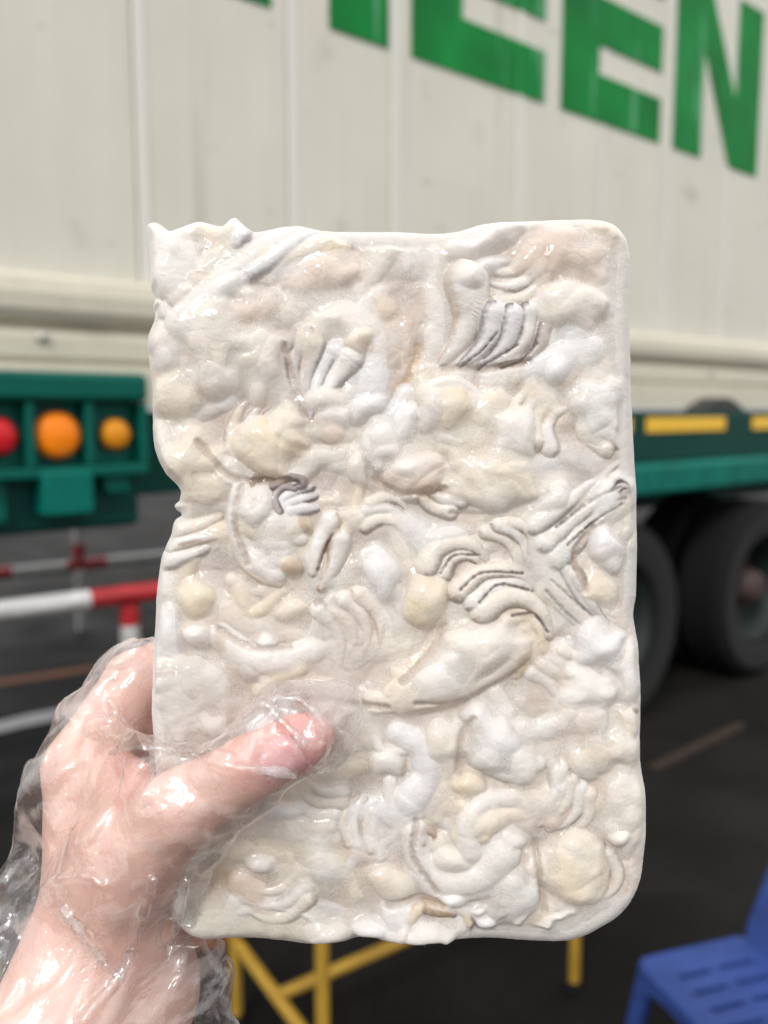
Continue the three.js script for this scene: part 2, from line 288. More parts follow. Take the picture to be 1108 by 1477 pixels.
// ---------------------------------------------------------------- small blue plastic chair
{
  const blue = phys(lin(0.038, 0.08, 0.31), 0.5, { map: paintNoise, specularIntensity: 0.6 });
  const t = thing('plastic_chair', 'small blue plastic chair with slotted seat in the lower right corner', 'chair', [0.741, 0, -1.641], Math.atan2(-0.304, -0.953));
  // local: +x is forward, z is across
  const D = 0.145, Wd = 0.155, H = 0.30;
  const rr = (x0, x1, y0, y1, r) => { const s = new THREE.Shape(); s.moveTo(x0 + r, y0); s.lineTo(x1 - r, y0); s.quadraticCurveTo(x1, y0, x1, y0 + r); s.lineTo(x1, y1 - r); s.quadraticCurveTo(x1, y1, x1 - r, y1); s.lineTo(x0 + r, y1); s.quadraticCurveTo(x0, y1, x0, y1 - r); s.lineTo(x0, y0 + r); s.quadraticCurveTo(x0, y0, x0 + r, y0); return s; };
  const seat = rr(-D, D, -Wd, Wd, 0.035);
  for (let k = -1.5; k <= 1.5; k++) for (const h of [-1, 1]) seat.holes.push(new THREE.Path(rr(h > 0 ? 0.004 : -0.11, h > 0 ? 0.10 : -0.004, k * 0.052 - 0.0125, k * 0.052 + 0.0125, 0.012).getPoints(6)));
  part('seat', new THREE.ExtrudeGeometry(seat, { depth: 0.006, bevelEnabled: true, bevelSize: 0.006, bevelThickness: 0.006, bevelSegments: 4, curveSegments: 10 }).rotateX(-Math.PI / 2).translate(0, H - 0.012, 0), blue, t);
  const skirt = (len, depth) => { const s = new THREE.Shape(); s.moveTo(-len, 0); s.lineTo(len, 0); s.lineTo(len, -depth); s.bezierCurveTo(len * 0.75, -depth * 0.25, len * 0.4, -depth * 0.3, 0, -depth * 0.3); s.bezierCurveTo(-len * 0.4, -depth * 0.3, -len * 0.75, -depth * 0.25, -len, -depth); return s; };
  const ex = { depth: 0.006, bevelEnabled: true, bevelSize: 0.003, bevelThickness: 0.003, bevelSegments: 2 };
  part('front_apron', new THREE.ExtrudeGeometry(skirt(Wd - 0.012, 0.075), ex).rotateY(Math.PI / 2).rotateZ(0.10).translate(D - 0.006, H - 0.012, 0), blue, t);
  for (const z of [-1, 1]) part('side_apron', new THREE.ExtrudeGeometry(skirt(D - 0.014, 0.06), ex).translate(0, H - 0.012, z * (Wd - 0.006) - (z > 0 ? 0.004 : 0.002)), blue, t);
  for (const x of [-1, 1]) for (const z of [-1, 1]) {
    const a = new THREE.Vector3(x * (D - 0.02), H - 0.02, z * (Wd - 0.02)), b = new THREE.Vector3(x * (D + 0.02), 0, z * (Wd + 0.015));
    const gg = new THREE.CylinderGeometry(0.024, 0.016, H - 0.02, 4, 6).rotateY(Math.PI / 4), q = gg.attributes.position;
    for (let i = 0; i < q.count; i++) { const k = q.getY(i) / (H - 0.02) + 0.5; q.setXYZ(i, q.getX(i) + lerp(b.x, a.x, k), q.getY(i) + (H - 0.02) / 2, q.getZ(i) + lerp(b.z, a.z, k)); }
    gg.computeVertexNormals(); part('leg', gg, blue, t);
  }
  const back = rr(-Wd + 0.005, Wd - 0.005, 0, 0.24, 0.06);
  for (let k = -2; k <= 2; k++) back.holes.push(new THREE.Path(rr(k * 0.045 - 0.006, k * 0.045 + 0.006, 0.07, 0.18, 0.0055).getPoints(6)));
  part('backrest', new THREE.ExtrudeGeometry(back, { depth: 0.008, bevelEnabled: true, bevelSize: 0.006, bevelThickness: 0.006, bevelSegments: 4 }).rotateY(Math.PI / 2).rotateZ(0.40).translate(-D + 0.004, H - 0.02, 0), blue, t);
}

// ---------------------------------------------------------------- the frozen block of squid, held upright facing the camera
// Its face is modelled in units of U = 0.244 mm (x right, y down over the face, z out of it), then hung on the block's group.
const U = HOLD / FOCAL, CX = 554, CY = 738.5;
const heldPlace = (() => { const v = new THREE.Vector3(0, 0, -HOLD).applyEuler(camera.rotation); return [v.x, v.y + EYE, v.z]; })();
const ICE = [0.78, 0.695, 0.635], FLESH = [0.875, 0.82, 0.74], CREAM = [0.855, 0.765, 0.62], YELL = [0.85, 0.735, 0.545], WHITE = [0.895, 0.875, 0.845], BLUE = [0.885, 0.885, 0.895], PINK = [0.79, 0.655, 0.565], TAN = [0.56, 0.40, 0.275], GREY = [0.63, 0.575, 0.555], CLEAR = [0.74, 0.715, 0.695];
const DARK = [0.17, 0.125, 0.135], OLIVE = [0.30, 0.235, 0.17], BROWN = [0.42, 0.29, 0.19];
const block = (() => {
  const X0 = 196, Y0 = 296, ST = 1.6, NXg = Math.ceil(752 / ST), NYg = Math.ceil(1088 / ST), n = NXg * NYg;
  const z = new Float32Array(n), col = new Float32Array(n * 3), who = new Int16Array(n), gloss = new Float32Array(n), folds = new Float32Array(n), crisp = new Float32Array(n);
  const gx = (i) => X0 + i * ST, gy = (j) => Y0 + j * ST;
  for (let j = 0; j < NYg; j++) for (let i = 0; i < NXg; i++) {
    const k = i + j * NXg, x = gx(i), y = gy(j);
    const wx = x + 34 * noise(x / 62, y / 62, 5), wy = y + 34 * noise(x / 62, y / 62, 15);
    const bw = (X, Y, Z) => Math.pow(clamp(2.4 * Math.abs(noise(X, Y, Z))), 0.6), ux = 0.8 * wx + 0.6 * wy, uy = 0.8 * wy - 0.6 * wx;
    const b1 = bw(ux / 80, uy / 125, 3), b2 = bw(ux / 38, uy / 66, 23), on = sstep(-0.3, 0.15, fbm(x / 100, y / 100, 51, 3));
    const fold = (0.72 * b1 + 0.28 * b2 * (0.3 + 0.7 * b1)) * (0.3 + 0.7 * on);
    folds[k] = fold;
    z[k] = 7 * fbm(x / 110, y / 110, 3.1, 3) + 13 * fold;
    const t = clamp(0.5 + 1.3 * fbm(x / 70, y / 70, 8.8, 4)), q = clamp(0.5 + 1.5 * fbm(x / 50, y / 50, 17, 3)), m = sstep(0.2, 0.75, fold), ye = clamp(0.5 + 1.6 * fbm(x / 85, y / 85, 61, 3));
    for (let c = 0; c < 3; c++) col[k * 3 + c] = lerp(lerp(lerp(ICE[c], GREY[c], q * 0.6), PINK[c], t * 0.6), lerp(WHITE[c], CREAM[c], ye), m * 0.85);
  }
  const owner = ['ice']; let squid = 0, kinds = ['ice'];
  const S = () => { owner.push('squid'); kinds.push({ parent: null }); squid = owner.length - 1; };
  const sample = (x, y) => z[clamp(Math.round((x - X0) / ST), 0, NXg - 1) + clamp(Math.round((y - Y0) / ST), 0, NYg - 1) * NXg];
  function stamp(k, zp, kk, c, id, hard) {
    const h = clamp(0.5 + 0.5 * (zp - z[k]) / kk);
    if (h <= 0) return;
    z[k] = lerp(z[k], zp, h) + kk * h * (1 - h) * 0.5;
    const a = h * hard;
    for (let q = 0; q < 3; q++) col[k * 3 + q] = lerp(col[k * 3 + q], c[q], a);
    gloss[k] = lerp(gloss[k], 1, a * 0.8);
    if (h > 0.5) who[k] = id;
  }
  const scan = (x0, y0, x1, y1, fn) => {
    const i0 = Math.max(0, Math.floor((x0 - X0) / ST)), i1 = Math.min(NXg - 1, Math.ceil((x1 - X0) / ST)), j0 = Math.max(0, Math.floor((y0 - Y0) / ST)), j1 = Math.min(NYg - 1, Math.ceil((y1 - Y0) / ST));
    for (let j = j0; j <= j1; j++) for (let i = i0; i <= i1; i++) fn(i + j * NXg, gx(i), gy(j));
  };
  // a soft lump of flesh; h is how far it stands out, k how softly it melts into its surroundings
  function blob(x, y, rx, ry, deg, h, c, k = 7, hard = 1) {
    h *= 1.15; k = k * 1.1 + 1;
    const a = deg * Math.PI / 180, ca = Math.cos(a), sa = Math.sin(a), R = Math.max(rx, ry) + k + 4, z0 = sample(x, y) * 0.5, sd = x * 0.013 + y * 0.017;
    const id = squid;
    scan(x - R, y - R, x + R, y + R, (i, px, py) => {
      let dx = px - x, dy = py - y;
      const w = 0.5 * Math.min(rx, ry); dx += w * (noise(px / 44, py / 44, sd) + 0.12 * noise(px / 19, py / 19, sd)); dy += w * (noise(px / 44, py / 44, sd + 9) + 0.12 * noise(px / 19, py / 19, sd + 9));
      const u = (dx * ca + dy * sa) / rx, v = (-dx * sa + dy * ca) / ry, q = Math.hypot(u, v);
      const dome = q < 1 ? Math.pow(1 - q * q, 0.66) * (h + 6) - 6 : -6 - (q - 1) * Math.min(rx, ry) * 1.6;
      if (dome < -6 - k * 2) return;
      const m = 1 + 0.07 * noise(px / 26, py / 26, sd + 3);
      const thin = 0.62 * sstep(0.55, 1.08, q + 0.3 * noise(px / 17, py / 17, sd + 8)), warm = clamp(0.5 + 1.5 * fbm(px / 42, py / 42, sd + 4, 3)) * 0.5;
      stamp(i, z0 + dome + 0.9 * noise(px / 20, py / 20, sd + 5) + 5 * (folds[i] - 0.4), k, [0, 1, 2].map((e) => lerp(lerp(c[e] * m, WHITE[e] * (warm > 0.25 ? 1 : 0.98), warm), ICE[e] * 1.05, thin)), id, hard);
    });
  }
  // an arm: a tapering round tube lying half sunk in the face. pig tints one flank (side): skin pigment, and shade painted in between neighbouring arms.
  function arm(pts, r0, r1, c, lift = 0.2, k = 2.2, pigShade = 0, side = 1, pc = DARK, own = true) {
    const curve = new THREE.CatmullRomCurve3(pts.map(([x, y]) => new THREE.Vector3(x, y, 0))), len = curve.getLength(), ns = Math.max(10, Math.ceil(len / 5));
    const P = curve.getSpacedPoints(ns), zs = P.map((p) => sample(p.x, p.y)), sm = zs.map((_, i) => { let a = 0, w = 0; for (let q = -5; q <= 5; q++) if (zs[i + q] !== undefined) { a += zs[i + q]; w++; } return a / w; });
    let id = squid;
    const sharp = pigShade >= 0.3 ? 1 : lift >= 0.4 ? 0.6 : 0.15;
    r0 *= 1.3; r1 *= pigShade >= 0.3 ? 0.95 : 1.2; lift -= pigShade >= 0.3 ? 0.02 : 0.2; pigShade = Math.min(1, pigShade * 1.5);
    if (pigShade < 0.39) { lift -= 0.12; k = k * 1.3 + 1; }
    if (own) { owner.push('tentacle'); kinds.push({ parent: squid }); id = owner.length - 1; }
    const R = Math.max(r0, r1) + k + 3, xs = P.map((p) => p.x), ys = P.map((p) => p.y), sd = pts[0][0] * 0.11 + pts[0][1] * 0.07;
    scan(Math.min(...xs) - R, Math.min(...ys) - R, Math.max(...xs) + R, Math.max(...ys) + R, (i, px, py) => {
      let best = 1e9, bt = 0, bs = 0, br = 1, bz = 0;
      for (let s = 0; s < ns; s++) {
        const ax = xs[s], ay = ys[s], ex = xs[s + 1] - ax, ey = ys[s + 1] - ay, t = clamp(((px - ax) * ex + (py - ay) * ey) / (ex * ex + ey * ey)), dx = px - ax - ex * t, dy = py - ay - ey * t, d = Math.hypot(dx, dy);
        const T = (s + t) / ns, r = lerp(r0, r1, T) * (1 + 0.16 * noise(T * len / 30, sd));
        if (d - r < best) { best = d - r; bt = T; br = r; bs = (ex * dy - ey * dx) > 0 ? d / r : -d / r; bz = lerp(sm[s], sm[s + 1], t); }
      }
      if (best > k + 2) return;
      const q = Math.abs(bs), zc = bz * 0.75 + br * lift, zp = q < 1 ? zc + br * (sharp > 0.5 ? 0.9 : 0.72) * Math.sqrt(1 - q * q) - br * 0.35 : zc - br * 0.35 - (q - 1) * br * 2.5;
      const m = 1 + 0.07 * noise(px / 9, py / 9, sd + 2) + 0.06 * noise(px / 4, py / 4, sd + 6), g = pigShade * sstep(0.2, 0.92, bs * side + 0.18 * noise(px / 6, py / 6, sd)), tip = pigShade * 0.45 * sstep(0.6, 1, bt);
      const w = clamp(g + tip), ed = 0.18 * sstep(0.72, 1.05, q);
      if (zp > z[i]) crisp[i] = lerp(crisp[i], sharp, sstep(-0.5, 1.5, zp - z[i]));
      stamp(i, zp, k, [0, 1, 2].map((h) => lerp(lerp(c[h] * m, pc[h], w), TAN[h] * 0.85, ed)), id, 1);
    });
  }
  // a stain, a tint or a frosty patch: colour only, no height; some browns paint in the shade under lumps
  function tint(x, y, rx, ry, deg, c, amount) {
    const a = deg * Math.PI / 180, ca = Math.cos(a), sa = Math.sin(a), R = Math.max(rx, ry) * 1.4;
    scan(x - R, y - R, x + R, y + R, (i, px, py) => {
      const dx = px - x, dy = py - y, q = Math.hypot((dx * ca + dy * sa) / rx, (-dx * sa + dy * ca) / ry) + 0.45 * fbm(px / 16, py / 16, x * 0.1, 3);
      const w = amount * (1 - sstep(0.45, 1.1, q)); if (w <= 0) return;
      for (let h = 0; h < 3; h++) col[i * 3 + h] = lerp(col[i * 3 + h], c[h], w);
    });
  }
  // smooth clear ice with nothing standing out of it
  function level(x, y, rx, ry, deg, h, c) {
    const a = deg * Math.PI / 180, ca = Math.cos(a), sa = Math.sin(a), R = Math.max(rx, ry) * 1.3;
    scan(x - R, y - R, x + R, y + R, (i, px, py) => {
      const dx = px - x, dy = py - y, q = Math.hypot((dx * ca + dy * sa) / rx, (-dx * sa + dy * ca) / ry) + 0.3 * fbm(px / 30, py / 30, x * 0.1, 3), w = 1 - sstep(0.72, 1.05, q); if (w <= 0) return;
      z[i] = lerp(z[i], h, w * 0.92); crisp[i] *= 1 - w; gloss[i] = lerp(gloss[i], 0.9, w); if (w > 0.6) who[i] = 0;
      for (let e = 0; e < 3; e++) col[i * 3 + e] = lerp(col[i * 3 + e], c[e], w * 0.85);
    });
  }
  function groove(pts, w, depth, c, amount) {  // carves a crease; its dark colours paint in the shade between bodies
    const P = new THREE.CatmullRomCurve3(pts.map(([x, y]) => new THREE.Vector3(x, y, 0))).getSpacedPoints(110), R = w + 3;
    scan(Math.min(...P.map((p) => p.x)) - R, Math.min(...P.map((p) => p.y)) - R, Math.max(...P.map((p) => p.x)) + R, Math.max(...P.map((p) => p.y)) + R, (i, px, py) => {
      let d = 1e9; for (const p of P) d = Math.min(d, Math.hypot(p.x - px, p.y - py));
      const q = 1 - sstep(0, w, d + 1.5 * noise(px / 7, py / 7, 3)); if (q <= 0) return;
      z[i] -= depth * q; for (let h = 0; h < 3; h++) col[i * 3 + h] = lerp(col[i * 3 + h], c[h], amount * q);
    });
  }
  // --- the mass of bodies and arms that fills the block, before those that can be told apart
  {
    const R = rng(404), pal = [WHITE, FLESH, CREAM, FLESH, WHITE, BLUE, PINK];
    for (let k = 0; k < 95; k++) {
      if (k % 6 === 0) S();
      const x = 225 + R() * 680, y = 335 + R() * 1010, a = R() * 6.28, l = 34 + R() * 50, b = (R() - 0.5) * 1.8, r = 11 + R() * 15, c = pal[Math.floor(R() * pal.length)];
      if (R() < 0.4) { blob(x, y, r * 2.2, r * 1.5, a * 57, 14 + R() * 8, c, 5); continue; }
      const p = [-1, 0, 1].map((t) => [x + Math.cos(a) * l * t - Math.sin(a) * l * b * (1 - t * t) * 0.5, y + Math.sin(a) * l * t + Math.cos(a) * l * b * (1 - t * t) * 0.5]);
      arm(p, r, r * 0.4, c, 0.36, 4.5, 0, 1, DARK, false);
    }
    for (const [x, y, a0, n, sz] of [[300, 448, 0.7, 4, 1], [508, 905, 1.2, 4, 1], [452, 1150, 3.6, 4, 0.9], [560, 742, 0.2, 3, 0.8], [776, 600, 5.2, 4, 0.9], [806, 1160, 2.2, 4, 1], [866, 610, 4.2, 3, 1], [740, 404, 2.9, 3, 1], [270, 1000, 0.3, 4, 1.1], [812, 980, 1.0, 4, 0.9], [640, 700, 3.9, 4, 0.9], [850, 1260, 1.7, 4, 1], [376, 620, 5.0, 4, 1], [400, 1290, 2.9, 3, 1], [520, 1180, 4.9, 3, 0.8], [740, 780, 0.9, 3, 0.8]]) {
      S();
      for (let k = 0; k < n; k++) {
        const w = 15 * sz, ox = x + Math.cos(a0 + 1.57) * (k - n / 2) * w * 1.35, oy = y + Math.sin(a0 + 1.57) * (k - n / 2) * w * 1.35, L = (46 + R() * 16) * sz, bend = (12 + R() * 10) * sz;
        arm([-1, -0.3, 0.4, 1].map((t) => [ox + Math.cos(a0) * L * t * 0.7 - Math.sin(a0) * bend * t * t, oy + Math.sin(a0) * L * t * 0.7 + Math.cos(a0) * bend * t * t]), 12 * sz, 4 * sz, k % 2 ? WHITE : FLESH, 0.3, 2.6, 0.32 + 0.25 * R(), R() < 0.5 ? 1 : -1, [0.36, 0.28, 0.25]);
      }
    }
  }
  // --- upper left: a heap of pale bodies, arms running up to the top edge
  S();
  blob(250, 395, 52, 70, 8, 22, WHITE, 10); blob(302, 490, 78, 82, 0, 27, FLESH, 10); blob(262, 560, 60, 60, 0, 20, CREAM, 10);
  arm([[214, 326], [232, 352], [246, 410]], 15, 24, WHITE, 0.25, 6); arm([[282, 322], [262, 348], [272, 388]], 18, 22, WHITE, 0.2, 7);
  arm([[337, 318], [351, 331], [344, 356]], 9, 12, BLUE, 0.4, 3, 0.35, -1); arm([[306, 330], [322, 360], [300, 400]], 14, 18, CREAM, 0.1, 8);
  arm([[428, 324], [400, 348], [357, 384], [312, 424], [272, 474]], 10, 24, WHITE, 0.35, 4, 0.15, -1); arm([[456, 328], [428, 352], [392, 380], [352, 404]], 8, 14, BLUE, 0.3, 3, 0.3, -1);
  arm([[404, 324], [364, 364], [310, 384]], 8, 13, WHITE, 0.25, 3, 0.25, 1); blob(226, 438, 14, 11, 0, 12, FLESH, 4); blob(330, 420, 40, 26, -38, 18, BLUE, 8);
  blob(352, 452, 44, 22, -28, 16, PINK, 9); tint(325, 455, 26, 14, -40, GREY, 0.5); blob(246, 500, 34, 42, 0, 16, WHITE, 9); blob(316, 545, 50, 26, -10, 14, WHITE, 9);
  tint(312, 565, 34, 12, 8, TAN, 0.4); tint(318, 600, 34, 14, 10, TAN, 0.35);
  // --- the squid left of centre at the top, its arms curling down
  S();
  blob(470, 400, 70, 34, -8, 14, PINK, 10); arm([[544, 352], [540, 382], [520, 412], [470, 436], [420, 446]], 12, 30, FLESH, 0.15, 7); blob(490, 468, 62, 36, 12, 20, FLESH, 9); arm([[430, 432], [480, 444], [524, 480]], 20, 24, WHITE, 0.1, 7); blob(518, 492, 24, 26, 0, 18, CREAM, 6);
  tint(528, 500, 18, 14, 30, TAN, 0.5); blob(372, 520, 44, 58, 10, 22, FLESH, 9); tint(410, 512, 14, 24, 20, GREY, 0.8);
  blob(420, 575, 34, 66, -12, 6, GREY, 8);
  arm([[432, 478], [410, 520], [424, 588]], 8, 4, GREY, 0.1, 3, 0.7, -1); arm([[447, 482], [428, 530], [436, 592]], 8, 4, [0.66, 0.62, 0.61], 0.1, 3, 0.5, -1); arm([[462, 500], [446, 545], [444, 600]], 9, 4, [0.7, 0.66, 0.64], 0.12, 3, 0.45, -1);
  arm([[478, 512], [460, 552], [450, 604]], 11, 4, BLUE, 0.15, 3, 0.5, -1); arm([[508, 520], [482, 552], [464, 592]], 17, 5, WHITE, 0.2, 3, 0.4, -1); arm([[520, 530], [505, 566], [470, 590]], 14, 8, WHITE, 0.15, 3, 0.2, -1);
  blob(530, 588, 42, 26, -32, 20, BLUE, 5); arm([[452, 622], [484, 626], [522, 628], [548, 606]], 9, 13, FLESH, 0.25, 4); tint(455, 612, 22, 8, -10, BROWN, 0.45);
  // --- lower left bulge of the upper heap
  S();
  blob(272, 672, 68, 60, 20, 26, CREAM, 10); blob(235, 640, 34, 44, 0, 18, FLESH, 9); blob(385, 645, 62, 42, 14, 26, YELL, 7); blob(412, 626, 36, 40, 0, 24, CREAM, 6); arm([[322, 668], [366, 690], [420, 688], [446, 668]], 10, 14, WHITE, 0.3, 5); tint(430, 650, 18, 28, 0, TAN, 0.35); blob(300, 700, 50, 22, 10, 12, CREAM, 10);
  blob(262, 738, 26, 14, 0, 12, WHITE, 6); arm([[254, 736], [300, 726], [350, 724]], 10, 12, FLESH, 0.1, 6);
  // --- the fan of arms at the upper right
  S();
  blob(806, 372, 84, 56, 6, 20, PINK, 12); blob(872, 338, 34, 22, 20, 16, CREAM, 9); tint(790, 372, 60, 34, 0, TAN, 0.35); tint(764, 345, 20, 10, 0, BROWN, 0.25); tint(816, 345, 40, 10, 0, TAN, 0.3); tint(842, 350, 14, 20, 40, GREY, 0.4);
  blob(700, 348, 66, 24, -20, 24, WHITE, 7); blob(705, 382, 30, 22, -10, 16, BLUE, 6); blob(822, 446, 66, 34, 2, 20, FLESH, 9); 
  arm([[850, 502], [806, 520], [752, 534], [700, 540]], 24, 10, BLUE, 0.2, 6); arm([[852, 500], [838, 530], [796, 560]], 16, 22, WHITE, 0.05, 8); tint(818, 552, 34, 8, -38, TAN, 0.55);  // the TAN tint is shade painted below the fan body
  blob(726, 462, 62, 40, 20, 12, WHITE, 8); tint(735, 520, 50, 12, -18, BROWN, 0.5);
  arm([[630, 372], [626, 414], [632, 458], [627, 496]], 15, 19, WHITE, 0.3, 5); arm([[620, 480], [628, 498], [622, 514]], 15, 10, WHITE, 0.1, 6);
  arm([[784, 474], [776, 500], [752, 520], [716, 530]], 10, 4, [0.62, 0.56, 0.52], 0.35, 1.6, 0.75, 1); arm([[760, 452], [757, 486], [736, 512], [702, 528]], 11, 4, WHITE, 0.4, 1.6, 0.75, 1); arm([[736, 458], [730, 490], [714, 512], [690, 527]], 14, 5, BLUE, 0.42, 1.6, 0.7, 1);
  arm([[710, 456], [702, 488], [686, 510], [662, 528]], 16, 5, BLUE, 0.45, 1.8, 0.5, 1); arm([[672, 410], [676, 456], [660, 496], [632, 531]], 24, 6, WHITE, 0.45, 2, 0.35, 1, BROWN); blob(676, 404, 30, 26, 20, 26, WHITE, 5, 0.9); tint(660, 420, 10, 10, 0, BLUE, 0.8);
  // --- the middle: petals and clear ice
  S();
  tint(578, 470, 46, 70, 0, PINK, 0.6); tint(576, 420, 34, 30, 0, [0.56, 0.47, 0.42], 0.6); arm([[585, 470], [578, 500], [582, 530]], 8, 6, PINK, 0.2, 4); arm([[600, 508], [588, 540], [580, 562]], 6, 5, [0.66, 0.52, 0.38], 0.3, 3); groove([[604, 500], [588, 548], [566, 584]], 9, 6, [0.58, 0.36, 0.17], 0.8); tint(576, 560, 12, 22, 25, [0.62, 0.40, 0.2], 0.7);
  blob(645, 585, 52, 46, 0, 24, YELL, 6); arm([[612, 600], [620, 566], [652, 556], [684, 574], [694, 604]], 9, 12, WHITE, 0.4, 4); blob(622, 590, 20, 40, 16, 18, WHITE, 5); arm([[586, 570], [574, 596], [552, 620]], 15, 20, BLUE, 0.35, 4); blob(556, 640, 32, 36, 0, 22, WHITE, 6); arm([[544, 612], [534, 640], [548, 668]], 10, 12, WHITE, 0.3, 4); blob(586, 610, 24, 34, 20, 18, BLUE, 5);
  blob(744, 630, 34, 48, -18, 20, WHITE, 6); blob(700, 600, 46, 40, 0, 14, CREAM, 9); blob(780, 580, 40, 34, 0, 12, CREAM, 10); blob(706, 686, 76, 46, 8, 20, CREAM, 9); blob(596, 684, 46, 34, 0, 16, PINK, 9); blob(586, 676, 26, 20, 0, 20, WHITE, 6); blob(664, 640, 60, 36, 0, 14, CREAM, 9); tint(610, 706, 30, 22, 0, TAN, 0.45); tint(690, 652, 30, 10, 10, TAN, 0.3); groove([[650, 740], [700, 742], [756, 730], [786, 712]], 7, 4, GREY, 0.5);
  blob(862, 592, 54, 56, 0, 20, [0.80, 0.785, 0.775], 12); blob(836, 668, 40, 36, 0, 10, GREY, 12);
  // --- the head with curled arm tips, left of centre
  S();
  blob(394, 768, 54, 70, -14, 28, WHITE, 5); blob(372, 730, 34, 38, 0, 26, WHITE, 5); arm([[352, 706], [346, 750], [358, 796], [398, 826]], 12, 16, WHITE, 0.4, 4); arm([[360, 756], [398, 770], [436, 758]], 14, 12, CREAM, 0.3, 5); arm([[376, 804], [400, 780], [434, 776]], 9, 9, WHITE, 0.3, 4); blob(416, 812, 26, 20, -20, 18, CREAM, 5); tint(424, 812, 18, 16, 0, TAN, 0.6); tint(430, 822, 22, 8, -10, BROWN, 0.35); tint(440, 757, 8, 18, -25, BROWN, 0.7);
  arm([[352, 740], [340, 776], [352, 812], [384, 834], [404, 840]], 4, 5, CREAM, 0.4, 2, 0, 1, DARK, false);
  arm([[420, 738], [438, 734], [457, 733]], 9, 6, BLUE, 0.7, 1.6, 0.4, 1); arm([[408, 732], [430, 722], [455, 716]], 8, 5, BLUE, 0.9, 1.5, 0.5, 1); arm([[404, 724], [426, 710], [449, 703]], 8, 6, BLUE, 1.0, 1.5, 0.45, 1);
  arm([[371, 710], [366, 697], [378, 688], [393, 693], [398, 706]], 4, 6, OLIVE, 1.2, 1.4, 0.5, -1); arm([[397, 702], [414, 690], [436, 691], [438, 700], [424, 704]], 5, 5, [0.36, 0.30, 0.29], 1.4, 1.4, 0.7, 1); arm([[406, 738], [399, 718], [410, 704], [426, 706]], 5, 5, [0.50, 0.45, 0.44], 1.5, 1.4, 0.7, 1); tint(376, 722, 12, 6, 20, BROWN, 0.4);
  arm([[478, 752], [460, 786], [453, 824]], 12, 9, WHITE, 0.55, 2, 0.4, -1, BROWN); arm([[490, 778], [482, 812], [464, 846]], 12, 7, WHITE, 0.55, 2, 0.55, 1, BROWN); tint(468, 816, 10, 32, 12, [0.55, 0.40, 0.27], 0.5); tint(470, 690, 16, 5, -6, [0.45, 0.33, 0.22], 0.3);
  // --- left edge arms and folds below the head
  S();
  arm([[244, 768], [290, 758], [318, 746]], 12, 7, FLESH, 0.4, 2.4, 0.35, 1, BROWN); arm([[248, 786], [282, 778], [312, 774]], 11, 6, WHITE, 0.3, 2.4, 0.35, 1, BROWN); arm([[240, 808], [270, 802], [300, 790]], 12, 7, WHITE, 0.25, 3, 0.3, 1); tint(276, 782, 20, 4, -14, BROWN, 0.7); tint(278, 806, 22, 4, -20, DARK, 0.35); blob(236, 840, 26, 50, 0, 14, WHITE, 8);
  tint(330, 800, 40, 30, 0, GREY, 0.6); blob(282, 866, 32, 30, -10, 20, YELL, 7); blob(240, 912, 34, 50, 0, 18, BLUE, 8); blob(292, 912, 26, 22, 10, 24, WHITE, 4); tint(300, 914, 12, 10, 0, GREY, 0.4);
  arm([[316, 872], [350, 894], [390, 906], [430, 912]], 20, 17, FLESH, 0.2, 5); arm([[318, 916], [356, 944], [404, 950], [452, 936]], 18, 17, WHITE, 0.4, 4); tint(320, 925, 12, 24, -20, [0.62, 0.45, 0.28], 0.5); arm([[346, 848], [360, 884], [388, 872], [408, 852]], 9, 8, CREAM, 0.4, 3); arm([[336, 836], [370, 852], [402, 844]], 9, 8, FLESH, 0.3, 3); blob(420, 880, 34, 20, -20, 14, CREAM, 6);
  arm([[452, 928], [462, 896], [480, 862]], 13, 8, [0.78, 0.74, 0.70], 0.2, 4); blob(276, 992, 72, 74, -16, 22, [0.74, 0.70, 0.655], 7); tint(270, 975, 50, 40, 0, [0.66, 0.60, 0.54], 0.4); blob(228, 1000, 16, 90, 0, 12, WHITE, 8); arm([[380, 990], [398, 972], [430, 960]], 14, 12, CREAM, 0.3, 5); blob(362, 966, 20, 24, 0, 14, [0.66, 0.60, 0.56], 4); tint(364, 964, 12, 16, 0, GREY, 0.5);
  // --- the squid in the middle with ringed arms
  S();
  arm([[568, 752], [578, 784], [590, 818]], 14, 17, FLESH, 0.3, 5); blob(548, 828, 30, 54, -14, 20, BLUE, 6); blob(608, 866, 36, 48, 8, 26, YELL, 6); tint(602, 876, 24, 30, 0, [0.77, 0.67, 0.48], 0.6); arm([[540, 840], [548, 880], [572, 906]], 14, 14, WHITE, 0.2, 5); arm([[556, 836], [576, 860], [580, 900]], 9, 9, WHITE, 0.3, 4); tint(516, 900, 40, 60, 0, PINK, 0.5); blob(500, 920, 50, 40, 0, 8, [0.72, 0.66, 0.61], 12);
  blob(640, 772, 36, 18, -6, 16, BLUE, 7); blob(696, 862, 70, 56, 30, 14, FLESH, 8);
  arm([[616, 816], [630, 792], [656, 783], [682, 788], [697, 806]], 14, 9, FLESH, 0.55, 1.8, 0.5, 1, [0.30, 0.24, 0.22]); arm([[638, 826], [650, 806], [672, 800], [694, 812]], 11, 7, FLESH, 0.4, 1.6, 0.6, 1, [0.30, 0.24, 0.22]); arm([[662, 850], [688, 828], [720, 822], [748, 828], [762, 846]], 13, 8, FLESH, 0.5, 1.8, 0.55, 1, [0.30, 0.24, 0.22]); arm([[682, 866], [708, 846], [738, 840], [762, 848]], 12, 7, WHITE, 0.5, 1.6, 0.6, 1, [0.26, 0.20, 0.19]);
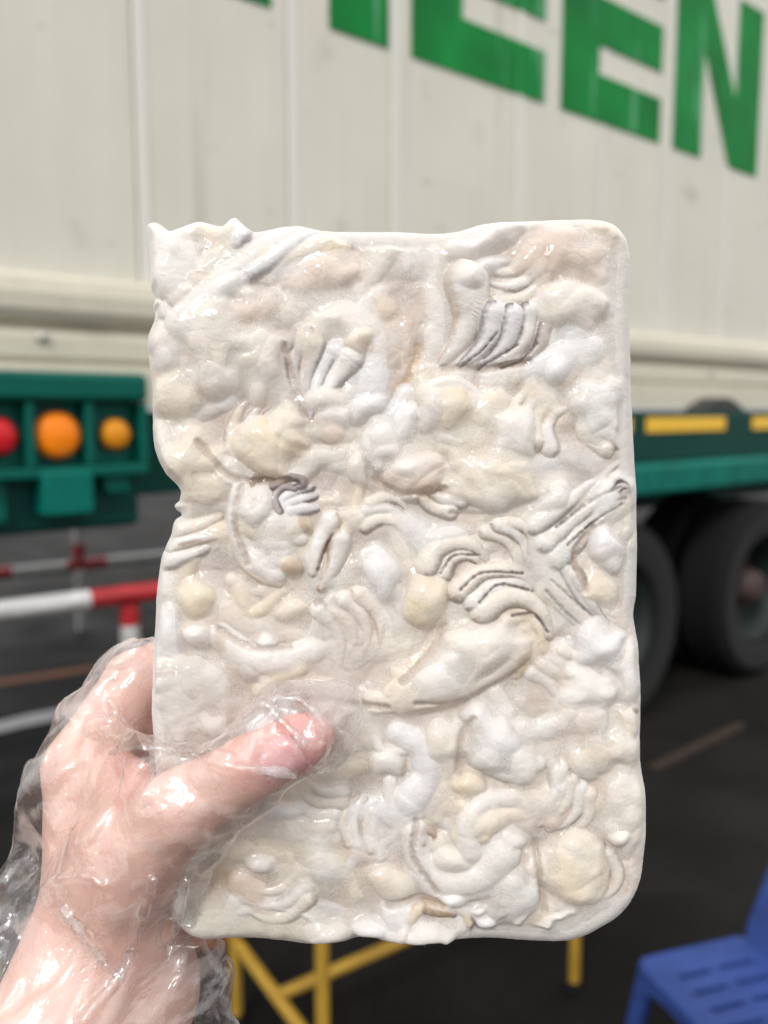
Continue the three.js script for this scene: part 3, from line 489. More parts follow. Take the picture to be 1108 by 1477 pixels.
  arm([[694, 880], [724, 862], [756, 864], [782, 888], [788, 914]], 15, 10, FLESH, 0.5, 2, 0.55, 1, [0.34, 0.27, 0.23]); arm([[728, 890], [756, 890], [776, 906], [782, 936]], 12, 10, CREAM, 0.35, 2, 0.5, 1, BROWN); tint(745, 884, 30, 5, 8, BROWN, 0.6);
  blob(690, 928, 78, 46, -22, 30, FLESH, 5); blob(640, 968, 74, 34, -28, 24, WHITE, 7); arm([[540, 1012], [584, 1004], [640, 990], [694, 972], [742, 934]], 15, 20, FLESH, 0.3, 5); arm([[562, 996], [600, 960], [634, 926]], 8, 12, CREAM, 0.3, 4); arm([[752, 908], [766, 936], [742, 966]], 14, 10, CREAM, 0.2, 4); tint(752, 952, 12, 26, 25, [0.50, 0.34, 0.18], 0.6);  // last tint: brown shade painted at the lower right of the crescent
  // --- the long arms spreading at the right edge
  S();
  blob(868, 790, 32, 40, 0, 24, BLUE, 7); blob(858, 846, 36, 38, 0, 18, CREAM, 8); arm([[782, 786], [786, 818], [812, 864], [854, 912]], 24, 9, [0.76, 0.74, 0.72], 0.2, 4, 0.25, -1); arm([[770, 758], [820, 722], [858, 694], [894, 666]], 13, 3, WHITE, 0.1, 3.5, 0.45, 1); arm([[784, 782], [832, 744], [866, 722], [896, 716]], 16, 5, WHITE, 0.12, 3.5, 0.5, 1); arm([[800, 806], [842, 766], [872, 738], [894, 724]], 19, 5, [0.78, 0.76, 0.73], 0.12, 3.5, 0.55, 1, [0.30, 0.23, 0.2]);
  arm([[872, 706], [884, 690], [902, 690], [910, 702], [902, 712]], 7, 5, WHITE, 0.8, 1.5, 0.6, 1); arm([[882, 712], [894, 702], [904, 704]], 5, 4, GREY, 0.6, 1.5, 0.8, 1); tint(900, 712, 14, 12, 0, DARK, 0.5); arm([[814, 824], [832, 858], [856, 890]], 10, 6, [0.76, 0.74, 0.72], 0.3, 1.8, 0.5, 1); arm([[828, 830], [848, 866], [872, 896]], 10, 6, [0.78, 0.75, 0.72], 0.3, 1.8, 0.5, -1); groove([[786, 852], [812, 880], [850, 914]], 4, 4, DARK, 0.55); groove([[792, 836], [822, 862], [854, 890]], 3.5, 3, DARK, 0.5); tint(845, 706, 24, 8, -30, GREY, 0.6);
  blob(864, 934, 50, 40, 10, 22, BLUE, 8); blob(846, 992, 50, 40, 0, 22, WHITE, 8); blob(902, 974, 26, 60, 0, 16, WHITE, 9); tint(862, 962, 5, 4, 0, [0.5, 0.45, 0.5], 0.5); blob(760, 820, 34, 50, 0, 8, GREY, 12); blob(800, 960, 30, 40, 0, 6, PINK, 12);
  // --- lower left: long smooth bodies
  S();
  blob(440, 1195, 74, 40, 6, 12, [0.72, 0.665, 0.60], 10); blob(412, 1165, 44, 22, 0, 16, BLUE, 7); arm([[320, 1196], [372, 1226], [444, 1254], [524, 1284]], 40, 28, [0.76, 0.70, 0.60], 0.05, 7, 0, 1, DARK, false); arm([[340, 1214], [380, 1222], [440, 1226], [500, 1250], [514, 1284]], 20, 14, CREAM, 0.2, 6); arm([[290, 1336], [360, 1330], [430, 1336], [490, 1346]], 42, 30, [0.74, 0.71, 0.62], 0.1, 9, 0, 1, DARK, false); tint(310, 1262, 34, 26, 20, [0.52, 0.40, 0.26], 0.75); tint(350, 1276, 50, 14, 10, [0.62, 0.52, 0.38], 0.4); blob(376, 1238, 28, 18, 0, 16, WHITE, 6); arm([[350, 1310], [378, 1302], [392, 1290]], 7, 6, WHITE, 0.3, 3); arm([[398, 1304], [430, 1310], [454, 1324]], 4, 4, WHITE, 0.4, 2, 0, 1, DARK, false); tint(470, 1130, 60, 30, 0, [0.66, 0.60, 0.55], 0.5);
  blob(566, 1268, 52, 26, 24, 20, CREAM, 6); blob(540, 1334, 38, 22, 10, 20, BLUE, 5); blob(474, 1345, 40, 26, 0, 14, FLESH, 8);
  // --- lower middle: rings and crescents
  S();
  blob(640, 1066, 44, 44, 0, 20, FLESH, 7); blob(560, 1094, 34, 30, 0, 14, WHITE, 6); arm([[540, 1062], [554, 1082], [592, 1082], [594, 1106]], 6, 6, WHITE, 0.5, 2, 0, 1, DARK, false); arm([[576, 1056], [606, 1074], [616, 1112], [590, 1152]], 16, 22, BLUE, 0.4, 3); tint(582, 1108, 6, 18, 10, [0.55, 0.36, 0.24], 0.6); arm([[632, 1060], [642, 1100], [634, 1140], [620, 1168]], 15, 12, FLESH, 0.3, 4); arm([[563, 1124], [562, 1150], [566, 1172]], 9, 6, WHITE, 0.5, 2); arm([[538, 1168], [538, 1200], [548, 1232]], 9, 7, WHITE, 0.4, 2.2); arm([[530, 1208], [516, 1228], [500, 1250]], 11, 8, BLUE, 0.3, 2.5, 0.2, 1);
  blob(706, 1066, 40, 62, -36, 26, BLUE, 5); blob(742, 1096, 34, 28, 20, 20, WHITE, 5); arm([[684, 1026], [706, 1062], [708, 1090]], 9, 10, WHITE, 0.4, 4); arm([[704, 1100], [740, 1112], [776, 1096]], 10, 8, [0.74, 0.72, 0.71], 0.3, 3); blob(676, 1128, 28, 24, 0, 18, YELL, 6); arm([[640, 1130], [646, 1152], [630, 1178]], 10, 8, CREAM, 0.3, 3); tint(772, 1074, 6, 12, 0, BROWN, 0.5);
  blob(690, 1176, 52, 44, 0, 20, CREAM, 6); arm([[676, 1220], [672, 1180], [696, 1154], [740, 1146]], 14, 12, WHITE, 0.45, 3); arm([[694, 1198], [712, 1174], [748, 1168]], 9, 9, CREAM, 0.4, 3); blob(726, 1204, 30, 24, 0, 18, WHITE, 5); tint(748, 1230, 22, 12, 30, TAN, 0.5); arm([[598, 1196], [606, 1236], [646, 1266], [690, 1258], [722, 1226]], 15, 24, WHITE, 0.5, 3); blob(654, 1236, 40, 28, -12, 20, FLESH, 5); arm([[608, 1210], [612, 1194], [626, 1200], [624, 1210]], 5, 4, TAN, 0.5, 1.6, 0.5, 1, BROWN); arm([[600, 1262], [640, 1286], [700, 1278]], 11, 10, [0.76, 0.73, 0.71], 0.3, 3); tint(620, 1192, 24, 10, 0, [0.50, 0.42, 0.38], 0.6);
  blob(734, 1284, 42, 48, 16, 20, [0.74, 0.725, 0.70], 6); tint(735, 1286, 26, 30, 0, [0.70, 0.68, 0.64], 0.5); arm([[762, 1244], [768, 1284], [744, 1322]], 7, 6, WHITE, 0.4, 3, 0, 1, DARK, false); blob(652, 1292, 24, 12, 6, 16, BLUE, 4);
  blob(826, 1256, 50, 66, -6, 20, CREAM, 10); tint(812, 1262, 28, 34, 0, YELL, 0.5); blob(898, 1160, 36, 80, 6, 20, FLESH, 9); blob(850, 1080, 52, 34, -10, 14, [0.76, 0.66, 0.53], 11); tint(850, 1082, 40, 24, -10, [0.74, 0.60, 0.44], 0.45); blob(760, 1170, 40, 44, 0, 8, PINK, 12); blob(892, 1204, 22, 14, 0, 18, WHITE, 5); tint(870, 1250, 14, 40, -12, TAN, 0.3); blob(905, 1044, 22, 30, 0, 14, CREAM, 8); arm([[914, 1024], [920, 1026]], 5, 4, OLIVE, 0.5, 1.6, 0.5, 1); tint(775, 1200, 16, 20, 0, GREY, 0.6);
  // --- bottom edge: the speckled tip with dark crumbs
  S();
  arm([[584, 1352], [620, 1346], [654, 1338], [676, 1320]], 24, 12, WHITE, 0.35, 4); blob(612, 1344, 46, 24, -6, 22, WHITE, 5); arm([[590, 1318], [604, 1304], [640, 1304], [668, 1310], [676, 1328]], 8, 7, CREAM, 0.4, 2.5, 0.3, -1, TAN); arm([[612, 1304], [628, 1310], [654, 1314]], 6, 5, BROWN, 0.6, 1.6, 0.5, 1); arm([[650, 1296], [672, 1310], [690, 1306]], 9, 7, BLUE, 0.3, 2.2); blob(702, 1324, 22, 13, -14, 16, BLUE, 3.5); blob(690, 1308, 16, 9, -10, 12, WHITE, 3); for (const [x, y, a] of [[684, 1326, 60], [690, 1334, 30], [680, 1338, 100], [722, 1316, -40], [714, 1336, -20], [686, 1346, 40]]) tint(x, y, 13, 3, a, [0.14, 0.08, 0.08], 0.8); blob(580, 1340, 16, 18, 0, 16, FLESH, 4);
  squid = 0; // clear, smooth ice along the rim
  level(902, 450, 36, 118, 0, 6, CLEAR); level(572, 338, 128, 26, 0, 5, CLEAR); level(850, 1332, 92, 34, -22, 6, CLEAR); level(908, 630, 24, 80, 0, 5, CLEAR); level(912, 850, 20, 70, 0, 4, CLEAR); level(742, 1350, 70, 22, 0, 4, CLEAR);
  for (const p of [[[640, 533], [668, 532], [700, 534], [760, 524]], [[412, 500], [420, 540], [440, 600]], [[540, 690], [580, 712], [640, 706]], [[352, 700], [344, 760], [360, 812]], [[600, 1010], [660, 1006], [740, 968]], [[446, 1004], [500, 1012], [560, 1018]], [[318, 905], [360, 930], [420, 932]], [[640, 900], [620, 940], [580, 980]], [[600, 1180], [596, 1230], [630, 1280]], [[660, 1110], [664, 1060], [680, 1030]], [[770, 1210], [776, 1260], [784, 1310]], [[560, 1300], [600, 1290], [640, 1300]], [[850, 760], [826, 800], [840, 850]], [[290, 640], [340, 690], [420, 694]]]) groove(p, 8, 8, [0.46, 0.335, 0.25], 0.6);  // brown shade painted into the hollows between bodies
  for (const p of [[[690, 532], [714, 518], [744, 500]], [[722, 532], [752, 520], [772, 498]], [[664, 530], [694, 508], [714, 484]], [[634, 826], [652, 802], [690, 800]], [[662, 848], [690, 826], [752, 826]], [[688, 866], [716, 842], [760, 850]], [[736, 886], [768, 884], [788, 910]], [[414, 520], [420, 552], [434, 588]], [[800, 760], [850, 722], [892, 702]], [[816, 786], [856, 750], [892, 728]], [[460, 822], [470, 790], [482, 768]]]) groove(p, 3, 4, [0.13, 0.085, 0.09], 0.85);  // thin dark lines painted as shade in the gaps between arms
  // --- a glaze of ice: it fills the hollows and lets neighbouring colours run together, except round the arms that stand clear
  const blur = (src, R, st = 1, o = 0) => {
    let a = Float32Array.from({ length: n }, (_, k) => src[k * st + o]), b = new Float32Array(n);
    for (let pass = 0; pass < 2; pass++) {
      for (let j = 0; j < NYg; j++) { let sum = 0; for (let i = -R; i < NXg; i++) { sum += a[j * NXg + Math.min(NXg - 1, i + R)] - (i > R ? a[j * NXg + i - R - 1] : 0); if (i <= 0 && i > -R) sum += 0; if (i >= 0) b[j * NXg + i] = sum / Math.min(2 * R + 1, i + R + 1); } }
      for (let i = 0; i < NXg; i++) { let sum = 0; for (let j = -R; j < NYg; j++) { sum += b[Math.min(NYg - 1, j + R) * NXg + i] - (j > R ? b[(j - R - 1) * NXg + i] : 0); if (j >= 0) a[j * NXg + i] = sum / Math.min(2 * R + 1, j + R + 1); } }
    }
    return a;
  };
  {
    const far = blur(z, 6), soft = blur(z, 2), keepSharp = blur(crisp, 2), cb = [0, 1, 2].map((c) => blur(col, 4, 3, c)), cw = [0, 1, 2].map((c) => blur(col, 12, 3, c));
    for (let k = 0; k < n; k++) {
      const s = clamp(keepSharp[k] * 1.2), fill = Math.max(soft[k], far[k] - 1) * 0.5 + soft[k] * 0.5;
      z[k] = lerp(fill, z[k], 0.68 + 0.32 * s);
      for (let c = 0; c < 3; c++) col[k * 3 + c] = lerp(lerp(cb[c][k], cw[c][k], 0.2), col[k * 3 + c], 0.62 + 0.38 * s);
    }
    // a milky veil of frosted ice over part of the face
    const deep = blur(z, 7), wide = [0, 1, 2].map((c) => blur(col, 9, 3, c));
    for (let j = 0; j < NYg; j++) for (let i = 0; i < NXg; i++) {
      const k = i + j * NXg, x = gx(i), y = gy(j), v = sstep(-0.02, 0.36, fbm(x / 95, y / 95, 71, 4)) * (1 - 0.85 * clamp(keepSharp[k] * 1.3));
      z[k] = lerp(z[k], Math.max(z[k] * 0.5 + deep[k] * 0.5, deep[k]), 0.7 * v);
      for (let c = 0; c < 3; c++) col[k * 3 + c] = lerp(col[k * 3 + c], wide[c][k] * 0.72 + [0.74, 0.69, 0.64][c] * 0.28, 0.6 * v);
      gloss[k] *= 1 - 0.8 * v;
    }
  }
  // --- the outline, rounded edge and back
  const O = new THREE.CatmullRomCurve3([[207, 322], [214, 316], [226, 317], [239, 327], [258, 322], [284, 314], [318, 320], [330, 311], [338, 309], [349, 319], [364, 328], [395, 323], [430, 319], [462, 327], [560, 328], [650, 330], [700, 317], [760, 313], [830, 310], [868, 311], [894, 320], [909, 340], [915, 372], [914, 450], [916, 560], [920, 640], [924, 740], [924, 850], [920, 890], [926, 935], [930, 1010], [929, 1095], [935, 1140], [938, 1182], [935, 1236], [927, 1282], [908, 1318], [872, 1345], [832, 1363], [790, 1366], [720, 1362], [666, 1362], [650, 1366], [641, 1371], [632, 1364], [576, 1366], [540, 1360], [516, 1360], [490, 1366], [440, 1370], [392, 1363], [330, 1361], [292, 1362], [262, 1350], [240, 1318], [230, 1250], [222, 1150], [216, 1060], [216, 960], [220, 880], [225, 826], [231, 797], [243, 771], [248, 750], [258, 742], [250, 735], [247, 730], [256, 720], [257, 706], [236, 682], [221, 652], [216, 620], [215, 560], [209, 512], [208, 482], [219, 452], [216, 440], [218, 428], [213, 408], [211, 360]].map(([x, y]) => new THREE.Vector3(x, y, 0)), true, 'centripetal');
  const rim = O.getPoints(420).slice(0, -1).map((p, i) => [p.x + 1.1 * noise(i * 0.31, 2), p.y + 1.1 * noise(i * 0.31, 9)]), M = rim.length;
  const near = (x, y) => {
    let b = 1e9, qx = 0, qy = 0, ins = false;
    for (let i = 0, j = M - 1; i < M; j = i++) {
      const [ax, ay] = rim[j], [bx, by] = rim[i], ex = bx - ax, ey = by - ay, t = clamp(((x - ax) * ex + (y - ay) * ey) / (ex * ex + ey * ey)), px = ax + ex * t, py = ay + ey * t, d = (px - x) ** 2 + (py - y) ** 2;
      if (d < b) { b = d; qx = px; qy = py; }
      if ((ay > y) !== (by > y) && x < (bx - ax) * (y - ay) / (by - ay) + ax) ins = !ins;
    }
    return [Math.sqrt(b) * (ins ? 1 : -1), qx, qy];
  };
  const px = new Float32Array(n), py = new Float32Array(n), dist = new Float32Array(n), RIM = 26;
  for (let j = 0; j < NYg; j++) for (let i = 0; i < NXg; i++) {
    const k = i + j * NXg, x = gx(i), y = gy(j), inner = x > 290 && x < 870 && y > 370 && y < 1300, [d, qx, qy] = inner ? [60, x, y] : near(x, y);
    dist[k] = d; px[k] = d < 0 ? qx : x; py[k] = d < 0 ? qy : y;
    const e = clamp(d, 0, RIM) / RIM, drop = RIM * (1 - Math.sqrt(1 - (1 - e) * (1 - e)));
    const fade = sstep(0, 0.7, e);
    z[k] = z[k] * lerp(0.35, 1, fade) - drop;
    // wrinkles, pits and frost on everything
    const x3 = x / 9, y3 = y / 9, fr = fbm(x / 24, y / 24, 41, 3), wet = gloss[k];
    z[k] += 0.8 * fbm(x / 17, y / 17, 2, 3) + (0.5 - 0.3 * wet) * noise(x3, y3, 6) + (0.25 - 0.15 * wet) * noise(x / 3.4, y / 3.4, 8);
    const needles = sstep(0.18, 0.5, noise((x + y * 0.4) / 3.1, (y - x * 0.6) / 9.5, 3) + 0.8 * fr) + sstep(0.2, 0.5, noise((x - y * 0.7) / 8.8, (y + x * 0.4) / 2.9, 5) + 0.8 * fr);
    const frost = clamp(needles) * sstep(0.0, 0.35, fr + 0.12) * (0.42 - 0.22 * wet), dust = sstep(0.34, 0.6, noise(x / 2.6, y / 2.6, 13)) * 0.12;
    const f = clamp(frost + dust * (1 - wet * 0.6));
    for (let c = 0; c < 3; c++) col[k * 3 + c] = lerp(col[k * 3 + c], [0.85, 0.845, 0.84][c], f);
    z[k] += 0.6 * f;
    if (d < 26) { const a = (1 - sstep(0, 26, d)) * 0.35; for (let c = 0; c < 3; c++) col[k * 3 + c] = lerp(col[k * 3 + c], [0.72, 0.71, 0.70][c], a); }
    const v = 1 + 0.09 * fbm(x / 12, y / 12, 31, 3) + 0.04 * noise(x / 2.4, y / 2.4, 66), mo = 0.5 * sstep(0.12, 0.5, fbm(x / 20, y / 20, 83, 4)); for (let c = 0; c < 3; c++) col[k * 3 + c] = lerp(col[k * 3 + c], TAN[c] * 1.15, mo * 0.38);
    for (let c = 0; c < 3; c++) col[k * 3 + c] *= Math.min(v * 1.03, 0.93 / Math.max(col[k * 3], 0.5));
  }
  const pos = [], cs = [], uv = [], owners = [], vid = new Int32Array(n).fill(-1), index = [];
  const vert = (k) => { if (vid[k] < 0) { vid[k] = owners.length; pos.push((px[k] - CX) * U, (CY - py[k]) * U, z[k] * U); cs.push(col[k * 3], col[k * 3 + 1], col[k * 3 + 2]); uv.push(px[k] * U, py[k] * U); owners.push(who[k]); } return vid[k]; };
  for (let j = 0; j + 1 < NYg; j++) for (let i = 0; i + 1 < NXg; i++) {
    const k = i + j * NXg, q = [k, k + NXg, k + NXg + 1, k + 1];
    if (!q.some((m) => dist[m] > 0)) continue;
    const [a, b, c, d] = q.map(vert); index.push(a, b, c, a, c, d);
  }
  // the open rim, in order, is carried round to the back
  const edges = new Map(); for (let i = 0; i < index.length; i += 3) for (let e = 0; e < 3; e++) { const a = index[i + e], b = index[i + (e + 1) % 3], r = b + ':' + a; if (edges.has(r)) edges.delete(r); else edges.set(a + ':' + b, [a, b]); }
  const next = new Map([...edges.values()]), loop = []; { let s = edges.values().next().value[0], c = s; do { loop.push(c); c = next.get(c); } while (c !== undefined && c !== s && loop.length < 20000); }
  let prev = loop; const levels = [[-46, 1.5], [-72, 2.5], [-100, 0.5], [-122, -5], [-136, -16], [-142, -34]];
  const L = loop.length, outX = [], outY = [];
  for (let i = 0; i < L; i++) { const a = loop[(i + L - 9) % L] * 3, b = loop[(i + 9) % L] * 3, tx = pos[b] - pos[a], ty = pos[b + 1] - pos[a + 1], l = Math.hypot(tx, ty) || 1; outX.push(ty / l); outY.push(-tx / l); }
  for (const [zz, o] of levels) {
    const row = loop.map((v, i) => {
      const x = pos[v * 3], y = pos[v * 3 + 1], w = 4.5 * fbm(x / U / 40, y / U / 40, zz / 30, 3) * (zz > -125 ? 1 : 0.4);
      pos.push(x + outX[i] * (o + w) * U, y + outY[i] * (o + w) * U, zz * U + w * 0.3 * U); const g = 0.86 + 0.08 * fbm(x / U / 30, y / U / 30, zz / 20, 3); cs.push(g * 1.01, g * 0.985, g * 0.96); uv.push(x + zz * U, y + zz * U * 0.7); owners.push(0); return owners.length - 1;
    });
    for (let i = 0; i < L; i++) { const j = (i + 1) % L; index.push(prev[j], prev[i], row[i], prev[j], row[i], row[j]); }
    prev = row;
  }
  pos.push(20 * U, -100 * U, -143 * U); cs.push(0.9, 0.88, 0.86); uv.push(0, 0); owners.push(0);
  for (let i = 0; i < L; i++) index.push(prev[(i + 1) % L], prev[i], owners.length - 1);
  const whole = new THREE.BufferGeometry(); whole.setAttribute('position', new THREE.Float32BufferAttribute(pos, 3)); whole.setIndex(index); whole.computeVertexNormals();
  const nrm = whole.attributes.normal.array;

  // --- one surface, handed out to the ice, each squid and each of its arms
  const bumpTex = tex(512, 512, (u, v) => 0.5 + 0.25 * noise(u * 64, v * 64, 2) + 0.22 * noise(u * 150, v * 150, 4) + 0.2 * Math.abs(noise(u * 30, v * 90, 6)));
  const roughTex = tex(512, 512, (u, v) => 0.5 + 0.55 * fbm(u * 9, v * 9, 3, 4) + 0.14 * noise(u * 90, v * 90, 2));
  const coatTex = tex(512, 512, (u, v) => 0.62 + 0.9 * fbm(u * 8, v * 8, 13, 4));
  for (const t of [bumpTex, roughTex, coatTex]) t.repeat.set(11, 11);
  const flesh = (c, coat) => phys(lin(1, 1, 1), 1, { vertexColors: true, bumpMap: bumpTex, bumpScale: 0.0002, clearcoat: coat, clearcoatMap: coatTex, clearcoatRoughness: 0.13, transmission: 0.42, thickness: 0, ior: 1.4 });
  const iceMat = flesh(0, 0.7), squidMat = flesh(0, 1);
  const t = thing('frozen_squid_block', 'rectangular frost white block of frozen squid held up in a gloved hand', 'frozen squid', heldPlace);
  t.rotation.x = -PITCH;
  let tris = owner.map(() => []);
  for (let i = 0; i < index.length; i += 3) { const a = index[i], b = index[i + 1], c = index[i + 2]; const o = owners[a] === owners[b] ? owners[a] : owners[c]; tris[o].push(a, b, c); }
  const made = [];
  // an owner whose surface shows in several places gives one part per place; crumbs too small to tell apart go to the ice
  for (let o = owner.length - 1; o > 0; o--) {
    const T = tris[o], up = new Map(), find = (v) => { while (up.get(v) !== v) { up.set(v, up.get(up.get(v))); v = up.get(v); } return v; };
    for (const v of T) up.set(v, v);
    for (let i = 0; i < T.length; i += 3) { const r = find(T[i]); up.set(find(T[i + 1]), r); up.set(find(T[i + 2]), r); }
    const by = new Map(); for (let i = 0; i < T.length; i += 3) { const r = find(T[i]); if (!by.has(r)) by.set(r, []); by.get(r).push(T[i], T[i + 1], T[i + 2]); }
    const isl = [...by.values()].sort((a, b) => b.length - a.length); tris[o] = [];
    isl.forEach((l, q) => { if (l.length < 360) tris[0].push(...l); else if (q === 0) tris[o] = l; else { owner.push(owner[o]); kinds.push(owner[o] === 'tentacle' ? { parent: kinds[o].parent } : { parent: null }); tris.push(l); } });
  }
  owner.forEach((name, o) => {
    if (!tris[o].length) return;
    const map = new Map(), P = [], Nn = [], C = [], V = [], I = tris[o].map((v) => { let m = map.get(v); if (m === undefined) { m = map.size; map.set(v, m); for (let c = 0; c < 3; c++) { P.push(pos[v * 3 + c]); Nn.push(nrm[v * 3 + c]); C.push(cs[v * 3 + c]); } V.push(uv[v * 2], uv[v * 2 + 1]); } return m; });
    const g = new THREE.BufferGeometry(); g.setAttribute('position', new THREE.Float32BufferAttribute(P, 3)); g.setAttribute('normal', new THREE.Float32BufferAttribute(Nn, 3)); g.setAttribute('color', new THREE.Float32BufferAttribute(C, 3)); g.setAttribute('uv', new THREE.Float32BufferAttribute(V, 2)); g.setIndex(I);
    made[o] = part(name, g, name === 'ice' ? iceMat : squidMat, name === 'tentacle' ? (made[kinds[o].parent] ?? t) : t);
  });
  // the clear glaze: a sheet of ice that floods the hollows between the bodies and is frosted in patches
  {
    const lev = blur(z, 8), low = blur(crisp, 5), st = 2, P = [], V = [], I = [], vid2 = new Map();
    const vx = (i, j) => { const k = i + j * NXg, key = k; if (!vid2.has(key)) { vid2.set(key, P.length / 3); const x = gx(i), y = gy(j); P.push((x - CX) * U, (CY - y) * U, (lev[k] + 0.8 - 10 * low[k] + 1.6 * fbm(x / 22, y / 22, 91, 3) + 2.5 * noise(x / 70, y / 70, 14)) * U); V.push(x * U, y * U); } return vid2.get(key); };
    for (let j = 0; j + st < NYg; j += st) for (let i = 0; i + st < NXg; i += st) { if (dist[i + j * NXg] < 12 || dist[i + st + (j + st) * NXg] < 12 || dist[i + st + j * NXg] < 12 || dist[i + (j + st) * NXg] < 12) continue; const a = vx(i, j), b = vx(i, j + st), c = vx(i + st, j + st), d = vx(i + st, j); I.push(a, b, c, a, c, d); }
    const g = new THREE.BufferGeometry(); g.setAttribute('position', new THREE.Float32BufferAttribute(P, 3)); g.setAttribute('uv', new THREE.Float32BufferAttribute(V, 2)); g.setIndex(I); g.computeVertexNormals();
    const fr = tex(1024, 1024, (u, v) => { const n1 = fbm(u * 12, v * 12, 4, 4), nd = sstep(0.1, 0.5, noise((u + v * 0.4) * 260, (v - u * 0.5) * 90, 2)) + sstep(0.1, 0.5, noise((u - v * 0.6) * 95, (v + u * 0.3) * 250, 7)); return clamp(0.14 + 0.5 * sstep(-0.05, 0.35, n1) + 0.3 * nd * sstep(-0.05, 0.2, n1)); });
    const bp = tex(512, 512, (u, v) => 0.5 + 0.3 * noise(u * 50, v * 50, 2) + 0.3 * Math.abs(noise(u * 130, v * 70, 4)));
    fr.repeat.set(5, 5); bp.repeat.set(8, 8);
    part('ice_glaze', g, phys(lin(0.95, 0.95, 0.95), 1, { transmission: 1, thickness: 0, ior: 1.31, roughnessMap: fr, bumpMap: bp, bumpScale: 0.0003, side: THREE.DoubleSide }), t);
  }
  // drips at the lower edge and crystals of frost standing on the face
  const drop = phys(lin(0.8, 0.8, 0.8), 0.12, { transmission: 0.3, clearcoat: 1, clearcoatRoughness: 0.05 });
  part('ice_drip', new THREE.SphereGeometry(7 * U, 20, 14).scale(1, 1.15, 1).translate((642 - CX) * U, (CY - 1366) * U, -24 * U), drop, t);
  const height = (x, y) => sample(x, y);
  { // slivers of frost
    const R = rng(31), gs = [], base = new THREE.TetrahedronGeometry(1); base.deleteAttribute('uv');
    for (let k = 0; k < 5200; k++) {
      const x = 214 + R() * 700, y = 322 + R() * 1030, f = fbm(x / 34, y / 34, 41, 3), kk = clamp(Math.round((x - X0) / ST), 0, NXg - 1) + clamp(Math.round((y - Y0) / ST), 0, NYg - 1) * NXg;
      if (dist[kk] < 10 || R() > 0.25 + 2.4 * f) continue;
      const a = R() * Math.PI, l = 1.2 + 3.2 * R() * R(), w = 0.22 + 0.2 * R();
      const g = base.clone().applyMatrix4(new THREE.Matrix4().makeRotationFromEuler(new THREE.Euler(R() * 3, R() * 3, R() * 3))).applyMatrix4(new THREE.Matrix4().makeScale(l, w, w)).applyMatrix4(new THREE.Matrix4().makeRotationFromEuler(new THREE.Euler(0, (R() - 0.5) * 0.7, a)));
      gs.push(g.scale(U, U, U).translate((x - CX) * U, (CY - y) * U, (z[kk] + 0.25) * U));
    }
    const m = part('frost', mergeGeometries(gs), phys(lin(0.86, 0.86, 0.86), 0.35, { transmission: 0.4, thickness: 0 }), t); m.userData.kind = 'stuff';
  }
  return { height, t };
})();

